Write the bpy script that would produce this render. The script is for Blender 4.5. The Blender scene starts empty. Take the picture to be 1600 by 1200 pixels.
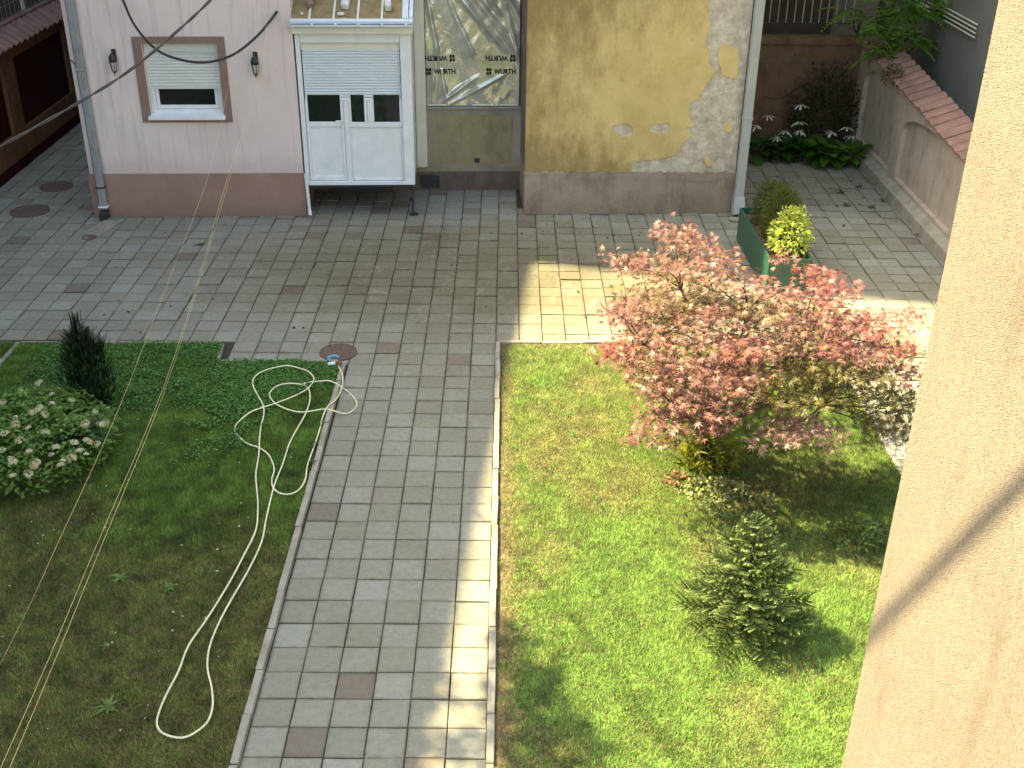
import bpy, bmesh, math, random
import numpy as np
from mathutils import Vector, Matrix
from mathutils.geometry import tessellate_polygon

random.seed(7); RNG = np.random.default_rng(11)
scene = bpy.context.scene
COL = scene.collection
R = math.radians

# ------------------------------------------------------------------ camera
CAM_H = 6.41
cam_d = bpy.data.cameras.new('camera'); cam = bpy.data.objects.new('camera', cam_d); COL.objects.link(cam)
cam_d.sensor_width = 36.0; cam_d.sensor_fit = 'HORIZONTAL'; cam_d.lens = 1780 / 1600 * 36
cam_d.clip_start = 0.05; cam_d.clip_end = 400
pitch, yaw, roll = 0.4937, 0.00786, 0.01177
fw = Vector((math.sin(yaw) * math.cos(pitch), math.cos(yaw) * math.cos(pitch), -math.sin(pitch)))
rt = fw.cross(Vector((0, 0, 1))).normalized(); up = rt.cross(fw)
rt, up = rt * math.cos(roll) + up * math.sin(roll), up * math.cos(roll) - rt * math.sin(roll)
m = Matrix((rt, up, -fw)).transposed().to_4x4(); m.translation = Vector((0, 0, CAM_H))
cam.matrix_world = m
scene.camera = cam

# ------------------------------------------------------------------ sky, sun, exposure
SUN = Vector((0.72, -0.19, -1.0))                 # the way the light travels
el = math.atan2(1.0, math.hypot(SUN.x, SUN.y))
world = bpy.data.worlds.new('World'); scene.world = world; world.use_nodes = True
wn = world.node_tree.nodes; wl = world.node_tree.links
bg = wn['Background']
sky = wn.new('ShaderNodeTexSky'); sky.sky_type = 'NISHITA'; sky.sun_disc = False
sky.sun_elevation = el; sky.sun_rotation = math.atan2(-SUN.x, -SUN.y)
sky.air_density = 1.0; sky.dust_density = 2.5; sky.ozone_density = 1.0
wl.new(sky.outputs[0], bg.inputs[0]); bg.inputs[1].default_value = 0.15
sd = bpy.data.lights.new('sun', 'SUN'); sun = bpy.data.objects.new('sun', sd); COL.objects.link(sun)
sd.energy = 4.2; sd.angle = R(0.6); sd.color = (1.0, 0.87, 0.60)
sun.rotation_euler = SUN.to_track_quat('-Z', 'Y').to_euler(); sun.location = (-8, 4, 20)
vs = scene.view_settings
vs.view_transform = 'Standard'; vs.look = 'None'; vs.gamma = 1.0; vs.exposure = 2.3
try: vs.use_curve_mapping = False
except Exception: pass
try:
    vs.use_white_balance = True; vs.white_balance_temperature = 7800; vs.white_balance_tint = 1
except Exception: pass

# ------------------------------------------------------------------ helpers
def tag(o, label=None, cat=None, group=None, kind=None):
    if label: o['label'] = label
    if cat: o['category'] = cat
    if group: o['group'] = group
    if kind: o['kind'] = kind
    return o

def empty(name, loc=(0, 0, 0), rz=0.0, label=None, cat=None, group=None):
    o = bpy.data.objects.new(name, None); COL.objects.link(o)
    o.empty_display_size = 0.1
    o.location = loc; o.rotation_euler = (0, 0, rz)
    return tag(o, label, cat, group)

def link(name, me, mat=None, parent=None):
    o = bpy.data.objects.new(name, me); COL.objects.link(o)
    if mat is not None and not me.materials: me.materials.append(mat)
    if parent is not None: o.parent = parent
    return o

def tri_mesh(name, V, F, col=None, mat=None, smooth=False):
    """numpy vertices (n,3) and triangles (m,3) -> mesh, optional per-vertex colour"""
    V = np.asarray(V, np.float32).reshape(-1, 3); F = np.asarray(F, np.int32).reshape(-1, 3)
    me = bpy.data.meshes.new(name)
    me.vertices.add(len(V)); me.vertices.foreach_set('co', V.ravel())
    me.loops.add(F.size); me.loops.foreach_set('vertex_index', F.ravel())
    me.polygons.add(len(F)); me.polygons.foreach_set('loop_start', np.arange(0, F.size, 3, dtype=np.int32))
    if smooth: me.polygons.foreach_set('use_smooth', np.ones(len(F), bool))
    me.update(calc_edges=True)
    if col is not None:
        C = np.ones((len(V), 4), np.float32); C[:, :3] = col
        a = me.color_attributes.new('col', 'FLOAT_COLOR', 'POINT'); a.data.foreach_set('color', C.ravel())
    if mat is not None: me.materials.append(mat)
    return me

class MB:
    """collects boxes, prisms, tubes... and links them as one mesh"""
    def __init__(s): s.v = []; s.f = []
    def add(s, v, f):
        n = len(s.v); s.v += [tuple(p) for p in v]; s.f += [tuple(i + n for i in q) for q in f]; return s
    def box(s, x0, x1, y0, y1, z0, z1, b=0.0):
        if b <= 0:
            v = [(x, y, z) for z in (z0, z1) for y in (y0, y1) for x in (x0, x1)]
            return s.add(v, [(0, 2, 3, 1), (4, 5, 7, 6), (0, 1, 5, 4), (2, 6, 7, 3), (0, 4, 6, 2), (1, 3, 7, 5)])
        bm = bmesh.new(); bmesh.ops.create_cube(bm, size=1)
        for q in bm.verts: q.co = Vector(((q.co.x + .5) * (x1 - x0) + x0, (q.co.y + .5) * (y1 - y0) + y0, (q.co.z + .5) * (z1 - z0) + z0))
        bmesh.ops.bevel(bm, geom=list(bm.edges), offset=b, segments=1, affect='EDGES', profile=.5)
        bm.verts.index_update(); s.add([q.co for q in bm.verts], [[q.index for q in f.verts] for f in bm.faces]); bm.free(); return s
    def tube(s, pts, rad, n=6, cap=True):
        pts = [Vector(p) for p in pts]
        if not hasattr(rad, '__len__'): rad = [rad] * len(pts)
        v = []; f = []; prev = None
        for i, p in enumerate(pts):
            d = (pts[min(i + 1, len(pts) - 1)] - pts[max(i - 1, 0)])
            if d.length < 1e-9: d = Vector((0, 0, 1))
            d.normalize()
            if prev is None:
                a = d.orthogonal().normalized()
            else:
                a = prev - d * prev.dot(d)
                a = a.normalized() if a.length > 1e-6 else d.orthogonal().normalized()
            prev = a; b = d.cross(a)
            for k in range(n):
                t = 2 * math.pi * k / n; v.append(p + (a * math.cos(t) + b * math.sin(t)) * rad[i])
        for i in range(len(pts) - 1):
            for k in range(n):
                k2 = (k + 1) % n; f.append((i * n + k, i * n + k2, (i + 1) * n + k2, (i + 1) * n + k))
        if cap: f.append(tuple(range(n - 1, -1, -1))); f.append(tuple((len(pts) - 1) * n + k for k in range(n)))
        return s.add(v, f)
    def lathe(s, prof, n=16, c=(0, 0, 0)):
        v = []; f = []
        for r_, z in prof:
            for k in range(n):
                t = 2 * math.pi * k / n; v.append((c[0] + r_ * math.cos(t), c[1] + r_ * math.sin(t), c[2] + z))
        for i in range(len(prof) - 1):
            for k in range(n):
                k2 = (k + 1) % n; f.append((i * n + k, i * n + k2, (i + 1) * n + k2, (i + 1) * n + k))
        f.append(tuple(range(n - 1, -1, -1))); f.append(tuple((len(prof) - 1) * n + k for k in range(n)))
        return s.add(v, f)
    def plate(s, loops, to3, depth):
        """flat plate with holes: loops = [outer, hole, ...] of 2D points; to3(a, b, d) -> 3D; front at d=0, back at d=depth"""
        flat = [p for L in loops for p in L]
        tris = tessellate_polygon([[Vector((p[0], p[1], 0)) for p in L] for L in loops])
        n = len(flat)
        v = [to3(p[0], p[1], 0) for p in flat] + [to3(p[0], p[1], depth) for p in flat]
        f = [tuple(t) for t in tris]; k = 0
        for L in loops:
            m_ = len(L)
            for i in range(m_): a = k + i; b = k + (i + 1) % m_; f.append((a, b, b + n, a + n))
            k += m_
        return s.add(v, f)
    def build(s, name, mat=None, parent=None, smooth=False):
        me = bpy.data.meshes.new(name); me.from_pydata([tuple(p) for p in s.v], [], s.f)
        bm = bmesh.new(); bm.from_mesh(me); bmesh.ops.recalc_face_normals(bm, faces=bm.faces); bm.to_mesh(me); bm.free()
        if smooth:
            for p in me.polygons: p.use_smooth = True
        return link(name, me, mat, parent)

def bx(name, mat, parent, x0, x1, y0, y1, z0, z1, b=0.0): return MB().box(x0, x1, y0, y1, z0, z1, b).build(name, mat, parent)

_lat = {}
def vnoise(x, y, scale, seed=0):
    if seed not in _lat: _lat[seed] = np.random.default_rng(1000 + seed).random((64, 64))
    L = _lat[seed]; x = np.asarray(x) * scale; y = np.asarray(y) * scale
    xi = np.floor(x).astype(int); yi = np.floor(y).astype(int); fx = x - xi; fy = y - yi
    fx = fx * fx * (3 - 2 * fx); fy = fy * fy * (3 - 2 * fy)
    g = lambda i, j: L[i % 64, j % 64]
    return (g(xi, yi) * (1 - fx) + g(xi + 1, yi) * fx) * (1 - fy) + (g(xi, yi + 1) * (1 - fx) + g(xi + 1, yi + 1) * fx) * fy

def smooth_path(pts, k=5):
    """Catmull-Rom through the points"""
    P = [np.array(p, float) for p in pts]; P = [2 * P[0] - P[1]] + P + [2 * P[-1] - P[-2]]; out = []
    for i in range(1, len(P) - 2):
        for j in range(k):
            t = j / k; a, b, c, d = P[i - 1], P[i], P[i + 1], P[i + 2]
            out.append(.5 * ((2 * b) + (-a + c) * t + (2 * a - 5 * b + 4 * c - d) * t * t + (-a + 3 * b - 3 * c + d) * t ** 3))
    out.append(P[-2]); return out

# ------------------------------------------------------------------ materials
class NT:
    def __init__(s, name, rough=0.8, spec=0.3):
        s.m = bpy.data.materials.new(name); s.m.use_nodes = True
        s.n = s.m.node_tree.nodes; s.l = s.m.node_tree.links
        s.b = s.n['Principled BSDF']; s.b.inputs['Roughness'].default_value = rough
        s.b.inputs['Specular IOR Level'].default_value = spec
        s.pos = s.n.new('ShaderNodeNewGeometry').outputs['Position']
    def inp(s, sock, v):
        if hasattr(v, 'links'): s.l.new(v, sock)
        else:
            if hasattr(sock.default_value, '__len__') and not hasattr(v, '__len__'): v = (v,) * len(sock.default_value)
            if hasattr(sock.default_value, '__len__') and len(sock.default_value) == 4 and len(v) == 3: v = (*v, 1)
            sock.default_value = v
    def noise(s, scale, detail=4, rough=.55, vec=None, out='Fac', dist=0.0):
        n = s.n.new('ShaderNodeTexNoise'); s.inp(n.inputs['Vector'], vec if vec is not None else s.pos)
        n.inputs['Scale'].default_value = scale; n.inputs['Detail'].default_value = detail; n.inputs['Roughness'].default_value = rough
        n.inputs['Distortion'].default_value = dist
        return n.outputs[out]
    def voro(s, scale, feature='F1', out='Distance', vec=None):
        n = s.n.new('ShaderNodeTexVoronoi'); n.feature = feature; s.inp(n.inputs['Vector'], vec if vec is not None else s.pos)
        n.inputs['Scale'].default_value = scale; return n.outputs[out]
    def ramp(s, fac, stops):
        n = s.n.new('ShaderNodeValToRGB'); s.inp(n.inputs[0], fac); e = n.color_ramp.elements
        while len(e) < len(stops): e.new(0.5)
        for q, (p, c) in zip(e, stops):
            q.position = p; q.color = (*c, 1) if hasattr(c, '__len__') else (c, c, c, 1)
        return n.outputs[0]
    def mix(s, fac, a, b, mode='MIX'):
        n = s.n.new('ShaderNodeMix'); n.data_type = 'RGBA'; n.blend_type = mode
        s.inp(n.inputs[0], fac); s.inp(n.inputs[6], a); s.inp(n.inputs[7], b); return n.outputs[2]
    def math(s, op, a, b=0.0, c=0.0, clamp=False):
        n = s.n.new('ShaderNodeMath'); n.operation = op; n.use_clamp = clamp
        s.inp(n.inputs[0], a); s.inp(n.inputs[1], b); s.inp(n.inputs[2], c); return n.outputs[0]
    def vmath(s, op, a, b=(0, 0, 0)):
        n = s.n.new('ShaderNodeVectorMath'); n.operation = op; s.inp(n.inputs[0], a); s.inp(n.inputs[1], b)
        return n.outputs['Value'] if op in ('LENGTH', 'DOT_PRODUCT', 'DISTANCE') else n.outputs[0]
    def sep(s, v):
        n = s.n.new('ShaderNodeSeparateXYZ'); s.inp(n.inputs[0], v); return n.outputs
    def map(s, v, a, b, c=0.0, d=1.0):
        n = s.n.new('ShaderNodeMapRange'); s.inp(n.inputs[0], v)
        for i, q in enumerate((a, b, c, d)): n.inputs[i + 1].default_value = q
        return n.outputs[0]
    def bump(s, h, strength=.3, dist=.01):
        n = s.n.new('ShaderNodeBump'); s.inp(n.inputs['Height'], h); n.inputs['Strength'].default_value = strength
        n.inputs['Distance'].default_value = dist; s.l.new(n.outputs[0], s.b.inputs['Normal'])
    def color(s, c): s.inp(s.b.inputs['Base Color'], c); return s

def plain(name, c, rough=.6, spec=.3, var=.12, scale=8, bump=0.0, bscale=80, metal=0.0):
    t = NT(name, rough, spec); c = np.array(c)
    t.color(t.ramp(t.noise(scale, 5), [(.3, tuple(c * (1 - var))), (.7, tuple(np.minimum(c * (1 + var), .95)))]))
    t.b.inputs['Metallic'].default_value = metal
    if bump: t.bump(t.noise(bscale, 4), bump, .004)
    return t.m

def leafmat(name, rough=.5, spec=.4, trans=.3, warm=(1.0, 1.05, .5)):
    t = NT(name, rough, spec); a = t.n.new('ShaderNodeAttribute'); a.attribute_name = 'col'
    t.color(a.outputs['Color'])
    tr = t.n.new('ShaderNodeBsdfTranslucent'); t.l.new(t.mix(1.0, a.outputs['Color'], warm, 'MULTIPLY'), tr.inputs[0])
    mx = t.n.new('ShaderNodeMixShader'); mx.inputs[0].default_value = trans
    t.l.new(t.b.outputs[0], mx.inputs[1]); t.l.new(tr.outputs[0], mx.inputs[2])
    t.l.new(mx.outputs[0], t.n['Material Output'].inputs[0]); return t.m

TX0, TY0, TS = -1.91, 6.0875, 0.3
def tile_material():
    t = NT('concrete_tile', .82, .25)
    g = t.vmath('DIVIDE', t.vmath('SUBTRACT', t.pos, (TX0, TY0, 0)), (TS, TS, 1000.0))
    cell = t.vmath('FLOOR', g); fr = t.vmath('FRACTION', g)
    w = t.n.new('ShaderNodeTexWhiteNoise'); w.noise_dimensions = '2D'; t.l.new(cell, w.inputs['Vector'])
    c = t.ramp(w.outputs['Value'], [(0, (.245, .238, .20)), (.3, (.262, .255, .218)), (.6, (.275, .27, .235)), (.84, (.29, .288, .256)), (.94, (.305, .308, .278)), (.955, (.23, .203, .172)), (1, (.195, .167, .145))])
    big = t.noise(.55, 4, .6)
    c = t.mix(1.0, c, (.90, .91, .87), 'MULTIPLY')
    c = t.mix(t.map(big, .45, .68, 0, .4), c, t.mix(1.0, c, (.78, .70, .56), 'MULTIPLY'))
    d = t.vmath('LENGTH', t.vmath('MULTIPLY', t.vmath('SUBTRACT', t.pos, (-.6, 15.3, 0)), (.24, .42, 1)))
    dirt = t.math('MULTIPLY', t.map(t.math('ADD', d, t.math('MULTIPLY', t.noise(1.3, 5, .65), .9)), .85, 1.5, 1, 0), .9)
    c = t.mix(dirt, c, t.mix(1.0, c, (.60, .545, .43), 'MULTIPLY'))
    scr = t.noise(3.2, 6, .7, dist=1.5)
    c = t.mix(t.math('MULTIPLY', dirt, t.map(scr, .56, .66, 0, .5)), c, (.30, .28, .235))
    # grime near joints
    s = t.sep(fr); ex = t.math('ABSOLUTE', t.math('SUBTRACT', s[0], .5)); ey = t.math('ABSOLUTE', t.math('SUBTRACT', s[1], .5))
    e = t.math('MAXIMUM', ex, ey)
    ed = t.math('MULTIPLY', t.map(e, .38, .49, 0, 1), t.map(t.noise(9, 3), .35, .7, .1, .8))
    c = t.mix(ed, c, t.mix(1.0, c, (.62, .57, .48), 'MULTIPLY'))
    sp = t.noise(150, 3, .7)
    c = t.mix(1.0, c, t.ramp(sp, [(.25, .74), (.5, 1.0), (.75, 1.18)]), 'MULTIPLY')
    mott = t.noise(14, 5, .65)
    c = t.mix(1.0, c, t.ramp(mott, [(.3, .84), (.55, 1.0), (.75, 1.10)]), 'MULTIPLY')
    t.color(c); t.bump(t.math('ADD', t.noise(260, 3, .7), t.math('MULTIPLY', mott, .8)), .35, .004)
    return t.m

def pink_material():
    t = NT('pink_render', .85, .2); z = t.sep(t.pos)[2]
    c = t.ramp(t.noise(1.1, 5, .6), [(.3, (.68, .555, .53)), (.7, (.75, .63, .605))])
    vs_ = t.noise(2.2, 5, .6, vec=t.vmath('MULTIPLY', t.pos, (5, 5, .35)))
    c = t.mix(t.map(vs_, .53, .74, 0, .6), c, (.47, .385, .365))
    c = t.mix(t.map(t.math('ADD', z, t.math('MULTIPLY', t.noise(4, 5, .7), .5)), .95, 1.3, .45, 0), c, (.45, .36, .33))
    c = t.mix(t.map(t.noise(5, 5, .7), .62, .75, 0, .3), c, (.5, .42, .40))
    t.color(c); t.bump(t.noise(160, 4, .7), .25, .004); return t.m

def plinth_material():
    t = NT('brown_plinth', .8, .25); z = t.sep(t.pos)[2]
    c = t.ramp(t.noise(2.0, 6, .65), [(.3, (.275, .165, .135)), (.7, (.36, .225, .19))])
    low = t.map(t.math('ADD', z, t.math('MULTIPLY', t.noise(3, 5, .7), .35)), .12, .48, 1, 0)
    c = t.mix(t.math('MULTIPLY', low, .6), c, (.17, .125, .095))
    t.color(c); t.bump(t.noise(140, 4, .7), .3, .004); return t.m

def yellow_material():
    t = NT('ochre_plaster', .9, .15); s = t.sep(t.pos)
    c = t.ramp(t.noise(1.6, 7, .68), [(.28, (.50, .365, .155)), (.5, (.63, .475, .215)), (.72, (.70, .555, .275))])
    st = t.noise(2.4, 6, .7, vec=t.vmath('MULTIPLY', t.pos, (1.7, 1.7, .8)))
    left = t.map(s[0], .3, 2.4, .35, 0); lowz = t.map(s[2], .7, 1.5, .30, 0); topz = t.map(s[2], 2.4, 3.4, 0, .22)
    k = t.math('ADD', st, t.math('ADD', left, t.math('ADD', lowz, topz)))
    c = t.mix(t.map(k, .62, 1.0, 0, .75), c, (.21, .145, .06))
    c = t.mix(t.map(t.noise(7, 6, .72), .60, .74, 0, .45), c, (.24, .17, .08))
    c = t.mix(t.map(t.noise(4.1, 6, .7, vec=t.vmath('ADD', t.pos, (7, 3, 1))), .62, .72, 0, .35), c, (.60, .50, .28))
    t.color(c); t.bump(t.math('ADD', t.noise(26, 6, .7), t.math('MULTIPLY', t.noise(170, 3), .35)), .4, .012); return t.m

def bare_material():
    t = NT('bare_render', .92, .15)
    c = t.ramp(t.noise(7, 7, .72), [(.3, (.37, .315, .245)), (.5, (.56, .495, .40)), (.68, (.74, .67, .56))])
    c = t.mix(t.map(t.noise(2.2, 5, .6), .52, .72, 0, .5), c, (.38, .33, .26))
    t.color(c); t.bump(t.math('ADD', t.noise(18, 7, .75, dist=.6), t.math('MULTIPLY', t.noise(90, 4), .4)), .8, .02); return t.m

def stained_material(name, a, b, c3, zlo=.0, zhi=.5):
    t = NT(name, .9, .2); z = t.sep(t.pos)[2]
    c = t.ramp(t.noise(3, 7, .7), [(.3, a), (.7, b)])
    dr = t.noise(1.6, 6, .68, vec=t.vmath('MULTIPLY', t.pos, (2.2, 2.2, 1.0)))
    c = t.mix(t.map(dr, .48, .66, 0, .85), c, c3)
    c = t.mix(t.map(t.math('ADD', z, t.math('MULTIPLY', t.noise(4, 4), .3)), zlo, zhi, .5, 0), c, t.mix(1.0, c, (.55, .5, .45), 'MULTIPLY'))
    t.color(c); t.bump(t.noise(60, 6, .7), .4, .008); return t.m

def stucco_material():
    t = NT('tan_stucco', .9, .2)
    v = t.voro(330); n = t.noise(420, 3, .75); h = t.math('ADD', t.math('MULTIPLY', n, .9), t.math('MULTIPLY', v, .7))
    c = t.ramp(t.noise(2.3, 5, .6), [(.3, (.42, .355, .285)), (.7, (.485, .42, .345))])
    c = t.mix(t.map(t.noise(3.2, 4, .6, vec=t.vmath('MULTIPLY', t.pos, (1, 3.0, .8))), .56, .70, 0, .4), c, (.29, .225, .17))
    c = t.mix(t.map(t.noise(140, 4, .85), .49, .60, 0, .75), c, (.26, .21, .16))
    t.color(c); t.bump(h, 1.0, .014); return t.m

M = {}
M['tile'] = tile_material(); M['pink'] = pink_material(); M['plinth'] = plinth_material()
M['yellow'] = yellow_material(); M['bare'] = bare_material(); M['stucco'] = stucco_material()
M['grey_plinth'] = stained_material('grey_plinth', (.27, .215, .17), (.37, .30, .245), (.22, .17, .13))
M['stained'] = stained_material('stained_concrete', (.25, .215, .165), (.38, .335, .275), (.36, .30, .18), .3, .7)
M['dark_plinth'] = stained_material('dark_plinth', (.12, .09, .075), (.19, .15, .125), (.10, .075, .06))
M['joint'] = plain('joint_soil', (.055, .052, .038), .95, .1, .35, 20, .4)
M['kerb'] = stained_material('kerb_concrete', (.30, .28, .235), (.42, .40, .345), (.24, .21, .16))
M['soil'] = plain('lawn_soil', (.12, .09, .052), .95, .1, .4, 14, .6, 60)
M['soil_olive'] = plain('thatch_soil', (.12, .10, .045), .95, .1, .4, 14, .6, 60)
M['white'] = plain('white_pvc', (.73, .745, .77), .35, .45, .07, 5)
M['cream'] = plain('cream_pvc', (.70, .69, .61), .45, .4, .06, 3)
M['slat'] = plain('shutter_slat', (.62, .655, .69), .4, .4, .04, 4)
M['slat_cream'] = plain('shutter_slat_cream', (.63, .635, .61), .45, .4, .04, 4)
M['surround'] = plain('brown_surround', (.25, .165, .14), .8, .25, .12, 6, .25, 120)
M['black'] = plain('black_metal', (.025, .025, .027), .45, .5, .2, 20)
M['cable'] = plain('cable_rubber', (.028, .026, .026), .55, .4, .2, 10)
M['cable_grey'] = plain('cable_grey', (.075, .066, .06), .6, .35, .2, 14)
M['wire'] = plain('pale_wire', (.13, .12, .08), .5, .4, .15, 6)
M['zinc'] = plain('zinc_pipe', (.27, .29, .31), .45, .5, .2, 5, .1, 60, .3)
M['greypipe'] = plain('grey_pipe', (.36, .385, .37), .5, .4, .08, 3)
M['iron'] = plain('cast_iron', (.115, .078, .065), .7, .4, .3, 25, .4, 90)
M['rooftile'] = plain('red_clay_tile', (.26, .158, .132), .85, .2, .25, 4, .3, 60)
M['redpanel'] = plain('dark_red_render', (.035, .007, .004), .9, .15, .2, 3, .2, 80)
M['brownwall'] = stained_material('brown_wall', (.15, .075, .04), (.20, .105, .06), (.10, .05, .03), 0, .4)
M['darkbrown'] = stained_material('dark_brown_wall', (.15, .10, .07), (.20, .135, .10), (.10, .065, .045), 0, .4)
M['palewall'] = stained_material('pale_garden_wall', (.44, .37, .315), (.54, .465, .40), (.36, .295, .245), 0, .5)
M['greywall'] = plain('grey_render', (.20, .205, .195), .9, .2, .1, 1.5, .2, 60)
M['darkwall'] = plain('dark_facade', (.10, .08, .065), .9, .2, .25, 2, .2, 60)
M['neigh'] = plain('brick_red_facade', (.20, .13, .10), .9, .2, .15, 2, .2, 60)
M['rubble'] = plain('grey_roof_felt', (.26, .19, .095), .85, .25, .25, 6, .3, 90)
M['flash'] = plain('pale_flashing', (.55, .61, .68), .4, .5, .08, 5)
M['stone'] = plain('pale_block', (.62, .60, .60), .85, .2, .15, 14, .4, 80)
M['planter'] = plain('green_metal', (.028, .095, .062), .45, .45, .1, 5)
M['mulch'] = plain('planter_soil', (.10, .075, .055), .95, .1, .5, 40, .8, 90)
M['bark'] = plain('grey_bark', (.10, .075, .06), .9, .2, .4, 24, .6, 60)
M['hose'] = plain('cream_hose', (.70, .68, .46), .45, .4, .06, 8)
M['blueplastic'] = plain('blue_plastic', (.08, .30, .42), .4, .5, .1, 9)
M['brownplastic'] = plain('brown_plastic', (.16, .06, .03), .4, .5, .1, 9)
M['leaf'] = leafmat('leaf_green', .5, .35, .3)
M['grass'] = leafmat('grass_blade', .6, .25, .3, (.9, 1.1, .6))
def sward(m_, k=.75):
    nt = m_.node_tree; g_ = nt.nodes.new('ShaderNodeNewGeometry'); mx = nt.nodes.new('ShaderNodeVectorMath'); mx.operation = 'MULTIPLY_ADD'
    nt.links.new(g_.outputs['Normal'], mx.inputs[0]); mx.inputs[1].default_value = (1 - k,) * 3; mx.inputs[2].default_value = (0, 0, k)
    nz_ = nt.nodes.new('ShaderNodeVectorMath'); nz_.operation = 'NORMALIZE'; nt.links.new(mx.outputs[0], nz_.inputs[0])
    nt.links.new(nz_.outputs[0], nt.nodes['Principled BSDF'].inputs['Normal'])
sward(M['grass'])
M['maple'] = leafmat('maple_leaf', .45, .4, .16, (1.3, .8, .4))
M['needle'] = leafmat('conifer_needle', .7, .15, .12)
M['petal'] = leafmat('flower_petal', .7, .2, .3, (1, 1, .9))
t = NT('window_glass', .06, .8); t.color((.012, .014, .014)); M['glass'] = t.m
t = NT('lantern_glass', .2, .6); t.color((.45, .45, .42)); M['lglass'] = t.m
t = NT('print_black', .5, .3); t.color((.012, .012, .012)); M['ink'] = t.m
def foil_material():
    t = NT('plastic_film', .16, 1.0); t.b.inputs['Metallic'].default_value = .45
    c = t.ramp(t.noise(2.6, 4, .6, vec=t.vmath('ADD', t.pos, (2, 0, 5))), [(.3, (.48, .49, .43)), (.55, (.68, .68, .59)), (.75, (.86, .84, .66))])
    t.color(c); t.b.inputs['Alpha'].default_value = .80
    t.bump(t.noise(5, 3, .5, dist=.8), .3, .05); return t.m
M['foil'] = foil_material()

# ------------------------------------------------------------------ the setting: ground, paving, lawns, kerbs
g = tag(bx('ground', M['soil'], None, -60, 60, -40, 90, -.5, -.045), kind='structure')
paving = tag(bx('paving', M['joint'], None, -9.2, 7.6, -1, 27, -.04, -.016), kind='structure')

ALPHA = math.atan(.0445); EX = Vector((math.cos(ALPHA), math.sin(ALPHA), 0)); EY = Vector((-math.sin(ALPHA), math.cos(ALPHA), 0))
A0 = Vector((-6.59, 17.48, 0))
def fpt(u, d=0.0, z=0.0): return A0 + EX * u + EY * d + Vector((0, 0, z))

def in_lawn(x, y):
    if -.12 < x < 4.16 and y < 13.0: return True
    if x < -1.97 and x > -3.53 and y < 12.40: return True
    if x <= -3.53 and y < 12.87: return True
    return False
def in_house(x, y):
    p = Vector((x, y, 0)) - A0; u = p.dot(EX); d = p.dot(EY)
    if 0.1 < u < 3.3 and d > .16: return True
    if 3.3 <= u < 6.9 and d > 1.45: return True
    if 6.95 <= u < 10.3 and d > .16: return True
    return False

def tile_proto(seed):
    r_ = random.Random(seed); h = TS / 2 - .0036 - r_.random() * .0014; b = .0045
    bm = bmesh.new(); bmesh.ops.create_cube(bm, size=1)
    for q in bm.verts: q.co = Vector((q.co.x * 2 * h, q.co.y * 2 * h, q.co.z * .035 - .0175))
    top = [e for e in bm.edges if all(v.co.z > -.001 for v in e.verts)]
    bmesh.ops.bevel(bm, geom=top, offset=b, segments=1, affect='EDGES')
    for v in bm.verts:
        if v.co.z > -.03: v.co.x += r_.uniform(-.0015, .0015); v.co.y += r_.uniform(-.0015, .0015)
    me = bpy.data.meshes.new('tile'); bm.to_mesh(me); bm.free(); me.materials.append(M['tile']); return me
protos = [tile_proto(i) for i in range(8)]
cells = []
for i in range(-25, 31):
    for j in range(-3, 64):
        x = TX0 + (i + .5) * TS; y = TY0 + (j + .5) * TS
        if in_lawn(x, y) or in_house(x, y) or x < -8.85 or x > 6.75 or y > 24.5 or (4.2 < x and y > 21.4): continue
        if x > 4 and y < 9: continue
        cells.append((y + .12 * abs(x), x, y))
cells.sort()
seen = [c for c in cells if 5.75 < c[2] and c[1] < 3.6]
near = seen[:296]; nset = set((round(c[1], 3), round(c[2], 3)) for c in near)
bulk = MB()
for q, (_, x, y) in enumerate(cells):
    far = y > 12.5
    dz = random.gauss(0, .0032); rx = random.gauss(0, .009); ry = random.gauss(0, .009)
    if y > 13.5: dz *= 1.6
    mt = Matrix.Translation((x + random.uniform(-.0015, .0015), y + random.uniform(-.0015, .0015), dz)) @ Matrix.Rotation(rx, 4, 'X') @ Matrix.Rotation(ry, 4, 'Y') @ Matrix.Rotation(random.gauss(0, .004), 4, 'Z')
    me = protos[q % 8]
    if (round(x, 3), round(y, 3)) in nset:
        o = link('tile', me, None, paving); o.matrix_local = mt
    else:
        bulk.add([mt @ v.co for v in me.vertices], [tuple(p.vertices) for p in me.polygons])
bme = bpy.data.meshes.new('tile_field'); bme.from_pydata([tuple(v) for v in bulk.v], [], bulk.f); bme.materials.append(M['tile'])
tag(link('tile_field', bme, None, paving), kind='stuff')

# kerb stones (edging slabs 6 cm wide)
kerb = tag(bx('kerb', M['joint'], None, -2.14, -2.13, -1, 12, -.05, .0), kind='structure')
def kerb_run(a, b, width=.06, length=.5, z1=.055):
    a = Vector((*a, 0)); b = Vector((*b, 0)); L = (b - a).length; n = max(1, round(L / length)); d = (b - a) / n
    ang = math.atan2(d.y, d.x); l = d.length - .006
    me = MB().box(-l / 2, l / 2, -width / 2, width / 2, -.06, z1, .006).build('kerb_stone', M['kerb'], kerb)
    for k in range(n):
        o = me if k == 0 else link('kerb_stone', me.data, None, kerb)
        c = a + d * (k + .5); o.location = (c.x + random.gauss(0, .003), c.y + random.gauss(0, .003), random.gauss(0, .004))
        o.rotation_euler = (random.gauss(0, .012), random.gauss(0, .004), ang + random.gauss(0, .006))
kerb_run((-.08, 4.5), (-.08, 12.96)); kerb_run((-.05, 13.0), (4.18, 13.05), .055, .5, .03)
kerb_run((4.15, 8.0), (4.15, 12.96), .055, .5, .03)
kerb_run((-1.935, 4.5), (-1.96, 12.36)); kerb_run((-3.47, 12.40), (-2.0, 12.42), .05, .5, .035)
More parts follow.
